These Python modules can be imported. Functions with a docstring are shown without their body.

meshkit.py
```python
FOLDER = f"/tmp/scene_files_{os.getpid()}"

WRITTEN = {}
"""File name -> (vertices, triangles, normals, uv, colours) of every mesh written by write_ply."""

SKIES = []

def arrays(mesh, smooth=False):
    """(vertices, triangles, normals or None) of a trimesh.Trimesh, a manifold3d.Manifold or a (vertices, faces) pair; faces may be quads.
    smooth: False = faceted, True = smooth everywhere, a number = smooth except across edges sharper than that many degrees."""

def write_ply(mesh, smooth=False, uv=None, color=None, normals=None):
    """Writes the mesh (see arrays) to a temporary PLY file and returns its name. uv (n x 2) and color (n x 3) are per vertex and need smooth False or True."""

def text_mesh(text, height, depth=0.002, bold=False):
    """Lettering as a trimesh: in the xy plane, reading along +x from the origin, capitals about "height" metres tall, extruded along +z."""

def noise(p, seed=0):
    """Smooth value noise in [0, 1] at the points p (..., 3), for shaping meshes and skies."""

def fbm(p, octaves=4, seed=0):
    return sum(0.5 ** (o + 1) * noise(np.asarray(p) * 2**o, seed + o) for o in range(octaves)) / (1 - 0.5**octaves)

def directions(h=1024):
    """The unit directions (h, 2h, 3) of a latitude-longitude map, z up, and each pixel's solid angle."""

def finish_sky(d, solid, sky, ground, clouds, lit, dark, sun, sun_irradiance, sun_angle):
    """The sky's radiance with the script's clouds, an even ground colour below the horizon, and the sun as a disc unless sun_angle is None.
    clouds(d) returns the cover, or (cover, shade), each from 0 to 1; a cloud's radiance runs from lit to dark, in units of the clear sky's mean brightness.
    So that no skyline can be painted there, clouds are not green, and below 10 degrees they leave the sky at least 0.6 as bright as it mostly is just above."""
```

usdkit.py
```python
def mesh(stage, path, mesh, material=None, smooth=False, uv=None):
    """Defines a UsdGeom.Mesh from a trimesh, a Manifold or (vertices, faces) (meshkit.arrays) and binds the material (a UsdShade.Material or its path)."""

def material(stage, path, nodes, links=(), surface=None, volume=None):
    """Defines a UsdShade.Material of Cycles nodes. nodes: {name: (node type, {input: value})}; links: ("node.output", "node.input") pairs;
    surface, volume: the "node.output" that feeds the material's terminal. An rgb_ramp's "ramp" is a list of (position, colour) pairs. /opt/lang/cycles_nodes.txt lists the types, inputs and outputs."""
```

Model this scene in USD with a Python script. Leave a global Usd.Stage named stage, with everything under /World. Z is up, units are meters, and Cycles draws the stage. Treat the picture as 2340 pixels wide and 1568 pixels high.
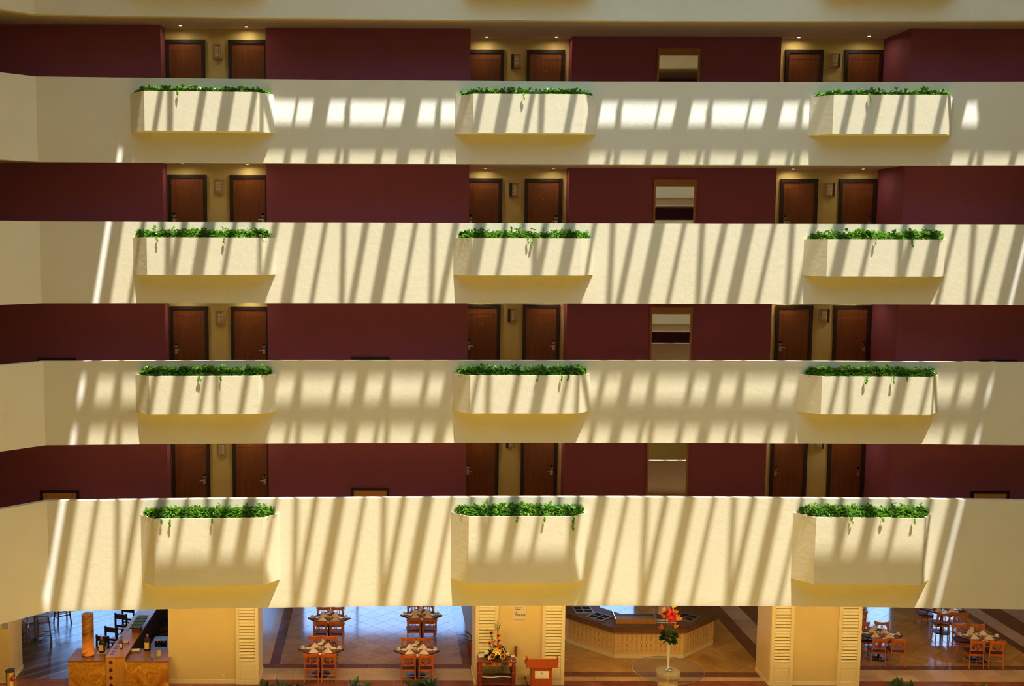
import math, random
import numpy as np
import trimesh, usdkit, meshkit
from shapely.geometry import Polygon, box as sbox, LineString
from shapely import affinity
from pxr import Usd, UsdGeom, UsdLux, UsdShade, Gf, Sdf, Vt

stage = Usd.Stage.CreateInMemory()
UsdGeom.SetStageUpAxis(stage, "Z")
UsdGeom.SetStageMetersPerUnit(stage, 1.0)
stage.SetDefaultPrim(UsdGeom.Xform.Define(stage, "/World").GetPrim())
PI = math.pi

# ------------------------------------------------------------------ camera, sky, sun, exposure
F_PX, XP, TH, RO, CZ = 2457.5, 868.2, 0.09396, -0.002755, 12.6
EXPOSURE = 0.7
SUN_I, SKY_I = 2.15, 1.55
SUN_COL, SKY_COL = (0.93, 0.99, 1.2), (0.30, 0.54, 1.0)
ST, SQ = 0.653, 3.58            # sun travels by (-ST, 1, -SQ)

cam = UsdGeom.Camera.Define(stage, "/World/camera")
cam.CreateHorizontalApertureAttr(36.0)
cam.CreateVerticalApertureAttr(36.0 * 1568 / 2340)
cam.CreateFocalLengthAttr(F_PX / 2340 * 36.0)
cam.CreateHorizontalApertureOffsetAttr((1170 - XP) / 2340 * 36.0)
cam.CreateVerticalApertureOffsetAttr(0.0)
cam.CreateClippingRangeAttr(Gf.Vec2f(0.05, 500))
cam.CreateFStopAttr(0.0)
cam.CreateExposureAttr(EXPOSURE)
_r, _u, _f = np.array([1, 0, 0.0]), np.array([0, math.sin(TH), math.cos(TH)]), np.array([0, math.cos(TH), -math.sin(TH)])
_c, _s = math.cos(RO), math.sin(RO)
_R, _U, _B = _c * _r - _s * _u, _s * _r + _c * _u, -_f
cam.AddTransformOp().Set(Gf.Matrix4d(*_R, 0, *_U, 0, *_B, 0, 0, 0, CZ, 1))

sky = UsdLux.DomeLight.Define(stage, "/World/sky")
sky.CreateIntensityAttr(SKY_I)
sky.CreateColorAttr(Gf.Vec3f(*SKY_COL))
sun = UsdLux.DistantLight.Define(stage, "/World/sun")
sun.CreateIntensityAttr(SUN_I)
sun.CreateAngleAttr(0.5); sun.CreateNormalizeAttr(True)
sun.CreateColorAttr(Gf.Vec3f(*SUN_COL))
_d = np.array([-ST, 1, -SQ]); _d /= np.linalg.norm(_d)
_zb = -_d; _xb = np.cross([0, 0, 1.0], _zb); _xb /= np.linalg.norm(_xb); _yb = np.cross(_zb, _xb)
sun.AddTransformOp().Set(Gf.Matrix4d(*_xb, 0, *_yb, 0, *_zb, 0, 0, 0, 40, 1))

# ------------------------------------------------------------------ pixel helpers: where a pixel of the photograph meets a known plane
def ray(px, py):
    A, B = (px - XP) / F_PX, (784 - py) / F_PX
    a, b = A * _c + B * _s, -A * _s + B * _c
    return np.array([a, math.cos(TH) + b * math.sin(TH), -math.sin(TH) + b * math.cos(TH)])
def atY(px, py, Y):
    r = ray(px, py); return r * (Y / r[1]) + [0, 0, CZ]
def atZ(px, py, Z):
    r = ray(px, py); return r * ((Z - CZ) / r[2]) + [0, 0, CZ]

# ------------------------------------------------------------------ materials
def mat(name, nodes, links=(), out="p.BSDF"):
    return usdkit.material(stage, "/World/Looks/" + name, nodes, list(links), surface=out)
def plain(name, col, rough=0.5, **kw):
    return mat(name, {"p": ("principled_bsdf", {"base_color": col, "roughness": rough, **kw})})
def noisy(name, c1, c2, scale, rough=0.6, bump=0.0, bscale=None, stretch=(1, 1, 1), coord="object", detail=4.0, lo=0.3, hi=0.7, bdist=0.01, **kw):
    n = {"t": ("texture_coordinate", {}), "m": ("mapping", {"scale": stretch}), "n": ("noise_texture", {"scale": scale, "detail": detail, "roughness": 0.55}),
         "r": ("rgb_ramp", {"ramp": [(0, c1), (lo, c1), (hi, c2), (1, c2)]}), "p": ("principled_bsdf", {"roughness": rough, **kw})}
    l = [("t." + coord, "m.vector"), ("m.vector", "n.vector"), ("n.fac", "r.fac"), ("r.color", "p.base_color")]
    if bump:
        n["nb"] = ("noise_texture", {"scale": bscale or scale * 4, "detail": 3.0}); n["b"] = ("bump", {"strength": bump, "distance": bdist})
        l += [("m.vector", "nb.vector"), ("nb.fac", "b.height"), ("b.normal", "p.normal")]
    return mat(name, n, l)

M = {}
M["stucco"] = noisy("stucco", (0.83, 0.735, 0.50), (0.87, 0.775, 0.54), 0.7, 0.85, bump=0.24, bscale=8, bdist=0.02)
M["soffit"] = noisy("soffit_paint", (0.82, 0.64, 0.46), (0.85, 0.67, 0.48), 0.5, 0.85)
M["purple"] = noisy("purple_paint", (0.32, 0.072, 0.108), (0.35, 0.08, 0.118), 0.6, 0.7)
M["tan"] = noisy("tan_paint", (0.74, 0.56, 0.19), (0.78, 0.59, 0.21), 0.6, 0.8)
M["carpet"] = noisy("carpet", (0.52, 0.34, 0.20), (0.60, 0.40, 0.25), 25, 0.95)
M["door_wood"] = noisy("door_wood", (0.17, 0.040, 0.007), (0.25, 0.066, 0.012), 3.0, 0.45, stretch=(9, 9, 0.5))
M["dark_frame"] = plain("dark_frame", (0.028, 0.014, 0.010), 0.45)
M["chrome"] = plain("brushed_metal", (0.72, 0.68, 0.60), 0.28, metallic=1.0)
M["steel"] = plain("steel", (0.62, 0.66, 0.72), 0.25, metallic=1.0)
M["black"] = plain("black_plastic", (0.008, 0.007, 0.008), 0.7, specular_ior_level=0.2)
M["honey_wood"] = noisy("honey_wood", (0.42, 0.15, 0.03), (0.55, 0.22, 0.05), 3.0, 0.4, stretch=(1, 6, 12))
M["orange_wood"] = noisy("orange_wood", (0.80, 0.33, 0.05), (0.88, 0.40, 0.07), 3.0, 0.45, stretch=(0.6, 8, 10))
M["mirror"] = plain("mirror_glass", (0.86, 0.84, 0.78), 0.015, metallic=1.0)
M["lamp_wood"] = noisy("lamp_wood", (0.40, 0.25, 0.08), (0.46, 0.29, 0.10), 4, 0.6)
M["lamp_cell"] = plain("lamp_cell", (0.82, 0.72, 0.52), 0.5)
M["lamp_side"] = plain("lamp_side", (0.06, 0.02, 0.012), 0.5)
M["glow"] = mat("downlight_glow", {"e": ("emission", {"color": (1.0, 0.86, 0.60), "strength": 170.0})}, out="e.emission")
M["lamp_panel"] = mat("lamp_panel", {"e": ("emission", {"color": (1.0, 0.79, 0.40), "strength": 27.0})}, out="e.emission")
M["lamp_panel_dim"] = mat("lamp_panel_dim", {"e": ("emission", {"color": (1.0, 0.68, 0.30), "strength": 9.0})}, out="e.emission")
M["soil"] = noisy("soil", (0.05, 0.03, 0.015), (0.10, 0.06, 0.03), 20, 0.95)
def leafmat(name, ramp, rough=0.35, trans=0.4):
    return mat(name, {"g": ("geometry", {}), "r": ("rgb_ramp", {"ramp": ramp}), "p": ("principled_bsdf", {"roughness": rough}), "t": ("translucent_bsdf", {}), "x": ("mix_closure", {"fac": trans})},
               [("g.random_per_island", "r.fac"), ("r.color", "p.base_color"), ("r.color", "t.color"), ("p.BSDF", "x.closure1"), ("t.BSDF", "x.closure2")], out="x.closure")
M["pothos"] = leafmat("pothos_leaf", [(0, (0.14, 0.32, 0.018)), (0.35, (0.28, 0.52, 0.03)), (0.7, (0.46, 0.66, 0.05)), (0.9, (0.68, 0.76, 0.12)), (0.97, (0.48, 0.50, 0.10)), (1, (0.62, 0.42, 0.05))])
M["dark_leaf"] = leafmat("dark_leaf", [(0, (0.016, 0.055, 0.010)), (0.6, (0.045, 0.13, 0.018)), (1, (0.11, 0.22, 0.03))])
M["croton_leaf"] = leafmat("croton_leaf", [(0, (0.05, 0.13, 0.02)), (0.5, (0.30, 0.30, 0.03)), (0.8, (0.60, 0.38, 0.03)), (1, (0.66, 0.25, 0.03))])
M["bright_leaf"] = leafmat("bright_leaf", [(0, (0.10, 0.28, 0.03)), (1, (0.34, 0.50, 0.08))])
M["stem"] = plain("stem", (0.06, 0.10, 0.02), 0.6)
M["shutter"] = noisy("shutter_paint", (0.80, 0.66, 0.32), (0.84, 0.70, 0.35), 1.0, 0.6)
M["slat_gap"] = plain("slat_gap", (0.34, 0.22, 0.06), 0.8)
M["pillar"] = noisy("pillar_paint", (0.70, 0.52, 0.19), (0.75, 0.56, 0.21), 0.6, 0.75)
M["gold"] = noisy("gold_paint", (0.72, 0.46, 0.12), (0.76, 0.5, 0.14), 0.6, 0.75)
M["steel_frame"] = plain("skylight_steel", (0.35, 0.33, 0.30), 0.6)
def seethrough(name, col):
    return mat(name, {"t": ("transparent_bsdf", {"color": col}), "g": ("glossy_bsdf", {"roughness": 0.02, "color": (0.9, 0.9, 0.9)}), "f": ("layer_weight", {"blend": 0.5}), "w": ("math", {"math_type": "power", "value2": 4.0}),
                      "a": ("math", {"math_type": "multiply_add", "value2": 0.7, "value3": 0.03}), "x": ("mix_closure", {})},
               [("f.facing", "w.value1"), ("w.value", "a.value1"), ("a.value", "x.fac"), ("t.BSDF", "x.closure1"), ("g.BSDF", "x.closure2")], out="x.closure")
M["pane"] = seethrough("skylight_pane", (0.80, 0.77, 0.68))
M["win"] = seethrough("window_pane", (0.92, 0.96, 1.0))
M["clear"] = seethrough("table_glass", (0.93, 0.95, 0.92))
def marble(name, c1, c2, c3, scale=1.2, rough=0.12):
    return mat(name, {"t": ("geometry", {}), "n": ("noise_texture", {"scale": scale, "detail": 7.0, "roughness": 0.6, "distortion": 0.8}), "r": ("rgb_ramp", {"ramp": [(0.25, c1), (0.5, c2), (0.75, c3)]}),
                      "g": ("geometry", {}), "h": ("hsv", {}), "mr": ("map_range", {"from_min": 0, "from_max": 1, "to_min": 0.86, "to_max": 1.12}), "o": ("object_info", {}),
                      "p": ("principled_bsdf", {"roughness": rough, "specular_ior_level": 0.5})},
               [("t.position", "n.vector"), ("n.fac", "r.fac"), ("r.color", "h.color"), ("o.random", "mr.value"), ("mr.result", "h.value"), ("h.color", "p.base_color")])
M["red_marble"] = marble("red_marble", (0.14, 0.035, 0.018), (0.22, 0.06, 0.03), (0.30, 0.11, 0.06), 1.6)
M["beige_tile"] = marble("beige_tile", (0.44, 0.28, 0.16), (0.52, 0.35, 0.21), (0.58, 0.41, 0.26), 1.0)
M["dark_inlay"] = marble("dark_inlay", (0.11, 0.038, 0.026), (0.165, 0.058, 0.038), (0.22, 0.085, 0.055), 1.8)
M["gold_inlay"] = marble("gold_inlay", (0.44, 0.26, 0.11), (0.50, 0.31, 0.13), (0.56, 0.36, 0.17), 1.6)
M["rose_tile"] = marble("rose_tile", (0.32, 0.19, 0.135), (0.39, 0.24, 0.175), (0.46, 0.30, 0.23), 1.3, 0.13)
M["brown_tile"] = marble("brown_tile", (0.33, 0.16, 0.038), (0.45, 0.24, 0.065), (0.57, 0.34, 0.11), 0.9, 0.11)
M["grout"] = plain("grout", (0.30, 0.21, 0.15), 0.6)
M["lobby"] = marble("lobby_marble", (0.85, 0.52, 0.04), (0.89, 0.57, 0.06), (0.93, 0.61, 0.08), 0.8, 0.35)
M["plank"] = mat("plank_wood", {"t": ("geometry", {}), "v": ("vector_rotate", {"rotate_type": "z_axis", "angle": 0.7854}), "m": ("mapping", {"scale": (14.0, 1.2, 1.0)}), "n": ("noise_texture", {"scale": 1.0, "detail": 4.0}), "r": ("rgb_ramp", {"ramp": [(0.3, (0.06, 0.027, 0.013)), (0.7, (0.13, 0.062, 0.032))]}),
                "o": ("object_info", {}), "mr": ("map_range", {"to_min": 0.6, "to_max": 1.6}), "h": ("hsv", {}), "mq": ("map_range", {"to_min": 0.16, "to_max": 0.34}), "p": ("principled_bsdf", {"specular_ior_level": 0.6})},
               [("t.position", "v.vector"), ("v.vector", "m.vector"), ("m.vector", "n.vector"), ("n.fac", "r.fac"), ("r.color", "h.color"), ("o.random", "mr.value"), ("mr.result", "h.value"), ("h.color", "p.base_color"), ("o.random", "mq.value"), ("mq.result", "p.roughness")])
M["stool_wood"] = noisy("stool_wood", (0.15, 0.055, 0.025), (0.21, 0.08, 0.035), 4, 0.35, stretch=(3, 3, 0.8))
M["chair_wood"] = noisy("chair_wood", (0.54, 0.115, 0.010), (0.64, 0.155, 0.016), 4, 0.35, stretch=(3, 3, 0.8))
M["seat_red"] = plain("seat_leather", (0.085, 0.016, 0.012), 0.4)
M["table_top"] = noisy("table_top", (0.19, 0.055, 0.022), (0.25, 0.08, 0.03), 4, 0.22, stretch=(1, 6, 1))
M["table_edge"] = plain("table_edge", (0.035, 0.012, 0.010), 0.4)
M["iron"] = plain("black_iron", (0.012, 0.012, 0.014), 0.45)
M["china"] = plain("white_china", (0.80, 0.76, 0.66), 0.12)
M["napkin"] = noisy("napkin_cloth", (0.76, 0.58, 0.44), (0.80, 0.63, 0.48), 8, 0.9)
M["onyx"] = mat("onyx", {"t": ("texture_coordinate", {}), "n": ("noise_texture", {"scale": 0.85, "detail": 2.2, "roughness": 0.4, "distortion": 2.2}), "n2": ("noise_texture", {"scale": 6.0, "detail": 6.0, "distortion": 1.0}),
               "r": ("rgb_ramp", {"ramp": [(0.18, (0.24, 0.05, 0.005)), (0.34, (0.56, 0.20, 0.012)), (0.44, (0.66, 0.30, 0.022)), (0.455, (0.80, 0.50, 0.10)), (0.47, (0.60, 0.24, 0.015)), (0.55, (0.70, 0.35, 0.028)), (0.58, (0.50, 0.16, 0.01)), (0.60, (0.68, 0.33, 0.03)), (0.66, (0.52, 0.17, 0.01)), (0.68, (0.70, 0.38, 0.05)), (0.74, (0.42, 0.12, 0.008)), (0.9, (0.62, 0.30, 0.03))]}),
               "r2": ("rgb_ramp", {"ramp": [(0.3, (0.62, 0.55, 0.5)), (0.65, (1, 1, 1))]}), "x": ("mix", {"mix_type": "multiply", "fac": 0.8}), "p": ("principled_bsdf", {"roughness": 0.18})},
              [("t.object", "n.vector"), ("t.object", "n2.vector"), ("n.fac", "r.fac"), ("n2.fac", "r2.fac"), ("r.color", "x.color1"), ("r2.color", "x.color2"), ("x.color", "p.base_color")])
M["onyx_lit"] = mat("onyx_lit", {"t": ("texture_coordinate", {}), "m": ("mapping", {"rotation": (0.0, 0.5, 0.0)}), "n": ("noise_texture", {"scale": 5.0, "detail": 5.0, "distortion": 1.2}), "m2": ("mapping", {"scale": (0.3, 0.3, 2.2)}), "s": ("separate_xyz", {}),
               "r": ("rgb_ramp", {"ramp": [(0.3, (0.10, 0.03, 0.008)), (0.48, (0.36, 0.14, 0.025)), (0.75, (0.46, 0.20, 0.04))]}), "mr": ("map_range", {"from_min": 0.62, "from_max": 0.15, "to_min": 0.0, "to_max": 0.34, "clamp": True}),
               "rr": ("rgb_ramp", {"ramp": [(0.3, (0.3, 0.03, 0.0)), (0.55, (1.0, 0.22, 0.01)), (0.75, (1.0, 0.34, 0.03))]}), "p": ("principled_bsdf", {"roughness": 0.35})},
              [("t.object", "m.vector"), ("m.vector", "m2.vector"), ("m2.vector", "n.vector"), ("n.fac", "r.fac"), ("n.fac", "rr.fac"), ("r.color", "p.base_color"), ("rr.color", "p.emission_color"), ("t.object", "s.vector"), ("s.z", "mr.value"), ("mr.result", "p.emission_strength")])
M["bar_wood"] = noisy("bar_wood", (0.42, 0.17, 0.035), (0.52, 0.23, 0.05), 2.2, 0.25, stretch=(7, 1.0, 1.0))
M["bar_wood_v"] = noisy("bar_wood_upright", (0.50, 0.21, 0.03), (0.62, 0.29, 0.05), 2.2, 0.3, stretch=(8, 8, 1))
M["bar_top"] = noisy("bar_top_wood", (0.20, 0.085, 0.035), (0.30, 0.13, 0.05), 2.0, 0.22, stretch=(0.8, 8, 1))
M["dot_wood"] = plain("dark_dot", (0.055, 0.012, 0.010), 0.4)
M["bottle"] = plain("bottle_glass", (0.020, 0.010, 0.006), 0.06)
M["bottle_amber"] = plain("bottle_amber", (0.16, 0.035, 0.010), 0.08)
M["label"] = plain("bottle_label", (0.72, 0.46, 0.10), 0.6)
M["pale_label"] = plain("pale_label", (0.70, 0.62, 0.46), 0.6)
M["seal"] = plain("bottle_cap", (0.30, 0.05, 0.03), 0.4)
M["granite"] = noisy("granite", (0.05, 0.026, 0.02), (0.11, 0.06, 0.045), 14, 0.25, specular_ior_level=0.4)
M["granite_edge"] = noisy("granite_edge", (0.13, 0.055, 0.022), (0.21, 0.09, 0.04), 16, 0.25)
M["lattice"] = plain("lattice_panel", (0.80, 0.52, 0.17), 0.6)
M["lattice_dark"] = plain("lattice_hole", (0.42, 0.24, 0.06), 0.8)
M["red_wood"] = noisy("red_wood", (0.20, 0.022, 0.012), (0.28, 0.036, 0.018), 4, 0.3, stretch=(1, 4, 1))
M["podium"] = noisy("podium_wood", (0.36, 0.045, 0.010), (0.44, 0.065, 0.014), 3, 0.4, stretch=(4, 4, 0.6))
M["paper"] = plain("cream_paper", (0.82, 0.74, 0.56), 0.7)
M["ink"] = plain("ink", (0.03, 0.025, 0.02), 0.6)
M["emblem"] = plain("gold_print", (0.30, 0.24, 0.07), 0.6)
M["sign"] = plain("sign_plate", (0.74, 0.60, 0.36), 0.35)
M["cream_marble"] = marble("cream_marble", (0.52, 0.36, 0.14), (0.70, 0.54, 0.26), (0.76, 0.62, 0.34), 5.0, 0.2)
M["cloth_dark"] = noisy("basket_weave", (0.05, 0.015, 0.012), (0.11, 0.035, 0.025), 22, 0.9)
M["petal_orange"] = plain("petal_orange", (0.80, 0.27, 0.02), 0.6)
M["petal_yellow"] = plain("petal_yellow", (0.85, 0.55, 0.03), 0.6)
M["petal_pale"] = plain("petal_pale", (0.84, 0.74, 0.34), 0.6)
M["petal_red"] = plain("petal_red", (0.74, 0.025, 0.012), 0.5)
M["petal_flame"] = plain("petal_flame", (0.84, 0.12, 0.01), 0.5)
M["seed"] = plain("flower_eye", (0.035, 0.008, 0.008), 0.8)
M["vase_glass"] = plain("vase_glass", (0.78, 0.74, 0.60), 0.08, specular_ior_level=0.8, alpha=0.75)
M["glass_green"] = plain("green_glass", (0.10, 0.22, 0.14), 0.1)
M["pot_red"] = plain("red_lacquer", (0.26, 0.035, 0.015), 0.3)
M["glass_ware"] = plain("glassware", (0.60, 0.50, 0.24), 0.06)
M["dark_bar"] = plain("dark_cabinet", (0.085, 0.055, 0.032), 0.4)
M["blue_grey"] = plain("partition_glaze", (0.32, 0.36, 0.50), 0.2)
M["red_ball"] = plain("red_ball", (0.40, 0.015, 0.012), 0.15)
M["cream_chair"] = plain("wire_white", (0.72, 0.68, 0.60), 0.4)
M["outlet"] = plain("outlet_plate", (0.74, 0.58, 0.28), 0.5)
M["terrace"] = plain("terrace_stone", (0.5, 0.5, 0.48), 0.8)

# ------------------------------------------------------------------ mesh builder
class MB:
    def __init__(self): self.v, self.f, self.n = [], [], 0
    def add(self, v, f):
        self.v.append(np.asarray(v, float)); self.f.append(np.asarray(f, int) + self.n); self.n += len(v); return self
    def tm(self, m): return self.add(m.vertices, m.faces)
    def box(self, x0, x1, y0, y1, z0, z1, c=0.0):
        if c:
            p = []
            for sx, X in ((1, x0), (-1, x1)):
                for sy, Y in ((1, y0), (-1, y1)):
                    for sz, Zz in ((1, z0), (-1, z1)):
                        p += [(X, Y + sy * c, Zz + sz * c), (X + sx * c, Y, Zz + sz * c), (X + sx * c, Y + sy * c, Zz)]
            return self.tm(trimesh.convex.convex_hull(np.array(p)))
        v = [(x, y, z) for x in (x0, x1) for y in (y0, y1) for z in (z0, z1)]
        f = [(0, 1, 3), (0, 3, 2), (4, 6, 7), (4, 7, 5), (0, 4, 5), (0, 5, 1), (2, 3, 7), (2, 7, 6), (0, 2, 6), (0, 6, 4), (1, 5, 7), (1, 7, 3)]
        return self.add(v, f)
    def prism(self, poly, z0, z1):
        if not isinstance(poly, Polygon): poly = Polygon(poly)
        m = trimesh.creation.extrude_polygon(poly, z1 - z0, engine="earcut"); m.apply_translation([0, 0, z0]); return self.tm(m)
    def tube(self, pts, r, sides=8, closed_ends=True):
        p = np.asarray(pts, float); n = len(p); r = np.broadcast_to(r, (n,))
        t = np.gradient(p, axis=0); t /= np.linalg.norm(t, axis=1, keepdims=True) + 1e-12
        ref = np.array([0, 0, 1.0]) if abs(t[0][2]) < 0.9 else np.array([1.0, 0, 0])
        a = np.cross(t, ref); a /= np.linalg.norm(a, axis=1, keepdims=True) + 1e-12; b = np.cross(t, a)
        ang = np.arange(sides) * 2 * PI / sides
        v = (p[:, None] + r[:, None, None] * (np.cos(ang)[None, :, None] * a[:, None] + np.sin(ang)[None, :, None] * b[:, None])).reshape(-1, 3)
        f = []
        for i in range(n - 1):
            for j in range(sides):
                k = (j + 1) % sides; A, B, C, D = i * sides + j, i * sides + k, (i + 1) * sides + k, (i + 1) * sides + j
                f += [(A, C, B), (A, D, C)]
        v = list(v)
        if closed_ends:
            v += [p[0], p[-1]]; e0, e1 = n * sides, n * sides + 1
            for j in range(sides):
                k = (j + 1) % sides; f += [(e0, j, k), (e1, (n - 1) * sides + k, (n - 1) * sides + j)]
        return self.add(v, f)
    def bar(self, p, q, w, h, up=(0, 0, 1)):
        p, q = np.asarray(p, float), np.asarray(q, float); t = q - p; t /= np.linalg.norm(t)
        up = np.asarray(up, float)
        if abs(t @ up) > 0.99: up = np.array([0, 1.0, 0])
        s = np.cross(t, up); s /= np.linalg.norm(s); u = np.cross(s, t)
        v = [e + a * s * w / 2 + b * u * h / 2 for e in (p, q) for a in (-1, 1) for b in (-1, 1)]
        return self.add(v, [(0, 1, 3), (0, 3, 2), (4, 6, 7), (4, 7, 5), (0, 4, 5), (0, 5, 1), (2, 3, 7), (2, 7, 6), (0, 2, 6), (0, 6, 4), (1, 5, 7), (1, 7, 3)])
    def lathe(self, prof, cx=0, cy=0, sides=20):
        prof = [(max(r, 1e-4), z) for r, z in prof]; ang = np.arange(sides) * 2 * PI / sides; v, f = [], []
        for r, z in prof: v += [(cx + r * math.cos(a), cy + r * math.sin(a), z) for a in ang]
        for i in range(len(prof) - 1):
            for j in range(sides):
                k = (j + 1) % sides; A, B, C, D = i * sides + j, i * sides + k, (i + 1) * sides + k, (i + 1) * sides + j
                f += [(A, B, C), (A, C, D)]
        return self.add(v, f)
    def ball(self, c, r, sub=2, s=(1, 1, 1)):
        m = trimesh.creation.icosphere(sub, 1.0); return self.add(np.array(m.vertices) * r * np.array(s) + c, m.faces)
    def move(self, d):
        self.v = [v + np.asarray(d, float) for v in self.v]; return self
    def rotz(self, a):
        c, s = math.cos(a), math.sin(a); R = np.array([[c, s, 0], [-s, c, 0], [0, 0, 1]]); self.v = [v @ R for v in self.v]; return self
    def xform(self, R, d=(0, 0, 0)):
        self.v = [v @ np.asarray(R, float).T + d for v in self.v]; return self
    def arr(self): return np.vstack(self.v), np.vstack(self.f)

used = {}
def numbered(path):
    k = used.get(path, 0); used[path] = k + 1
    return path if k == 0 else f"{path}_{k:03d}"
def data(p, label=None, cat=None, group=None, kind=None):
    assert not label or len(label.split()) <= 16, label
    for k, v in (("label", label), ("category", cat), ("group", group), ("kind", kind)):
        if v: p.SetCustomDataByKey(k, v)
    return p
def P(name, mb, material, parent=None, label=None, cat=None, group=None, kind=None, smooth=False):
    path = numbered((str(parent.GetPath()) if parent else "/World") + "/" + name)
    m = usdkit.mesh(stage, path, mb.arr() if isinstance(mb, MB) else mb, M[material], smooth=smooth)
    return data(m.GetPrim(), label, cat, group, kind)
def T(name, label, cat, loc=(0, 0, 0), rz=0.0, group=None, kind=None):
    x = UsdGeom.Xform.Define(stage, numbered("/World/" + name))
    x.AddTranslateOp().Set(Gf.Vec3d(*map(float, loc))); x.AddRotateZOp().Set(float(math.degrees(rz)))
    return data(x.GetPrim(), label, cat, group, kind)
def dup(src, label, loc, rz=0.0, group=None, cat=None, kind=None):
    base = src.GetName(); base = base[:-4] if base[-4:-3] == "_" and base[-3:].isdigit() else base
    was = src.GetCustomData()
    p = T(base, label, cat or was.get("category"), loc, rz, group or was.get("group"), kind or was.get("kind"))
    p.GetReferences().AddInternalReference(src.GetPath()); p.SetInstanceable(True)
    return p
class Proto:
    """Builds a thing the first time it is placed, and copies it by reference after that."""
    def __init__(self, make): self.make, self.src = make, None
    def __call__(self, label, loc, rz=0.0, group=None):
        if self.src is None:
            self.src = self.make(label, loc, rz, group); return self.src
        return dup(self.src, label, loc, rz, group)

ORD = ["top", "second", "third", "lowest"]
SIDE = ["left", "middle", "right"]

# ------------------------------------------------------------------ plan of the atrium
def facY(X): return 25 - 0.0025 * (X - 6.64) ** 2
front = [(x, facY(x)) for x in np.linspace(-7.712, 17.0, 43)]
LEFTC, RIGHTC = front[0], front[-1]
wingL = [(LEFTC[0] - 8.3, LEFTC[1] - 8.3)]
wingR = [(RIGHTC[0] + 7.4, RIGHTC[1] - 7.4)]
backpts = [(x, -1.3 + 0.0025 * (x - 5) ** 2) for x in np.linspace(wingR[0][0], wingL[0][0], 24)]
loop = Polygon(wingL + front + wingR + backpts)
OUT = sbox(-19.0, -5.0, 27.6, 28.4)
ring_of = lambda t: loop.buffer(t, join_style=2).difference(loop)
slab_ring = OUT.difference(loop.buffer(0.10, join_style=2))
ZB = [CZ + z for z in (5.011, 1.775, -1.416, -4.703, -8.645)]          # fascia bottoms, from the uppermost balcony down
ZT = [19.49] + [CZ + z for z in (3.656, 0.438, -2.753, -6.014)]        # parapet tops
ZC = [z + 0.08 for z in ZB]                                            # ceilings below each balcony
ZF = [18.60, 15.35, 12.13, 8.92, 5.64]                                 # corridor floors
BAL = ["uppermost"] + ORD
for k in range(5):
    P("balcony_parapet", MB().prism(ring_of(0.16).intersection(sbox(-30, 3, 40, 40)), ZB[k], ZT[k]), "stucco", None, f"cream stucco parapet band of the {BAL[k]} balcony, with planter boxes" if k else "cream stucco parapet cut off by the top edge of the picture", "balcony", kind="structure")
    P("floor_corridor", MB().prism(slab_ring, ZC[k] + 0.06, ZF[k]), "carpet", None, f"carpeted corridor floor behind the {BAL[k]} balcony parapet", "floor", kind="structure")
    P("ceiling", MB().prism(slab_ring, ZC[k], ZC[k] + 0.06), "soffit", None, f"brown corridor ceiling under the {BAL[k]} balcony", "ceiling", kind="structure")
P("ceiling", MB().prism(slab_ring, 21.45, 21.5), "soffit", None, "corridor ceiling above the uppermost balcony, out of the picture", "ceiling", kind="structure")
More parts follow.
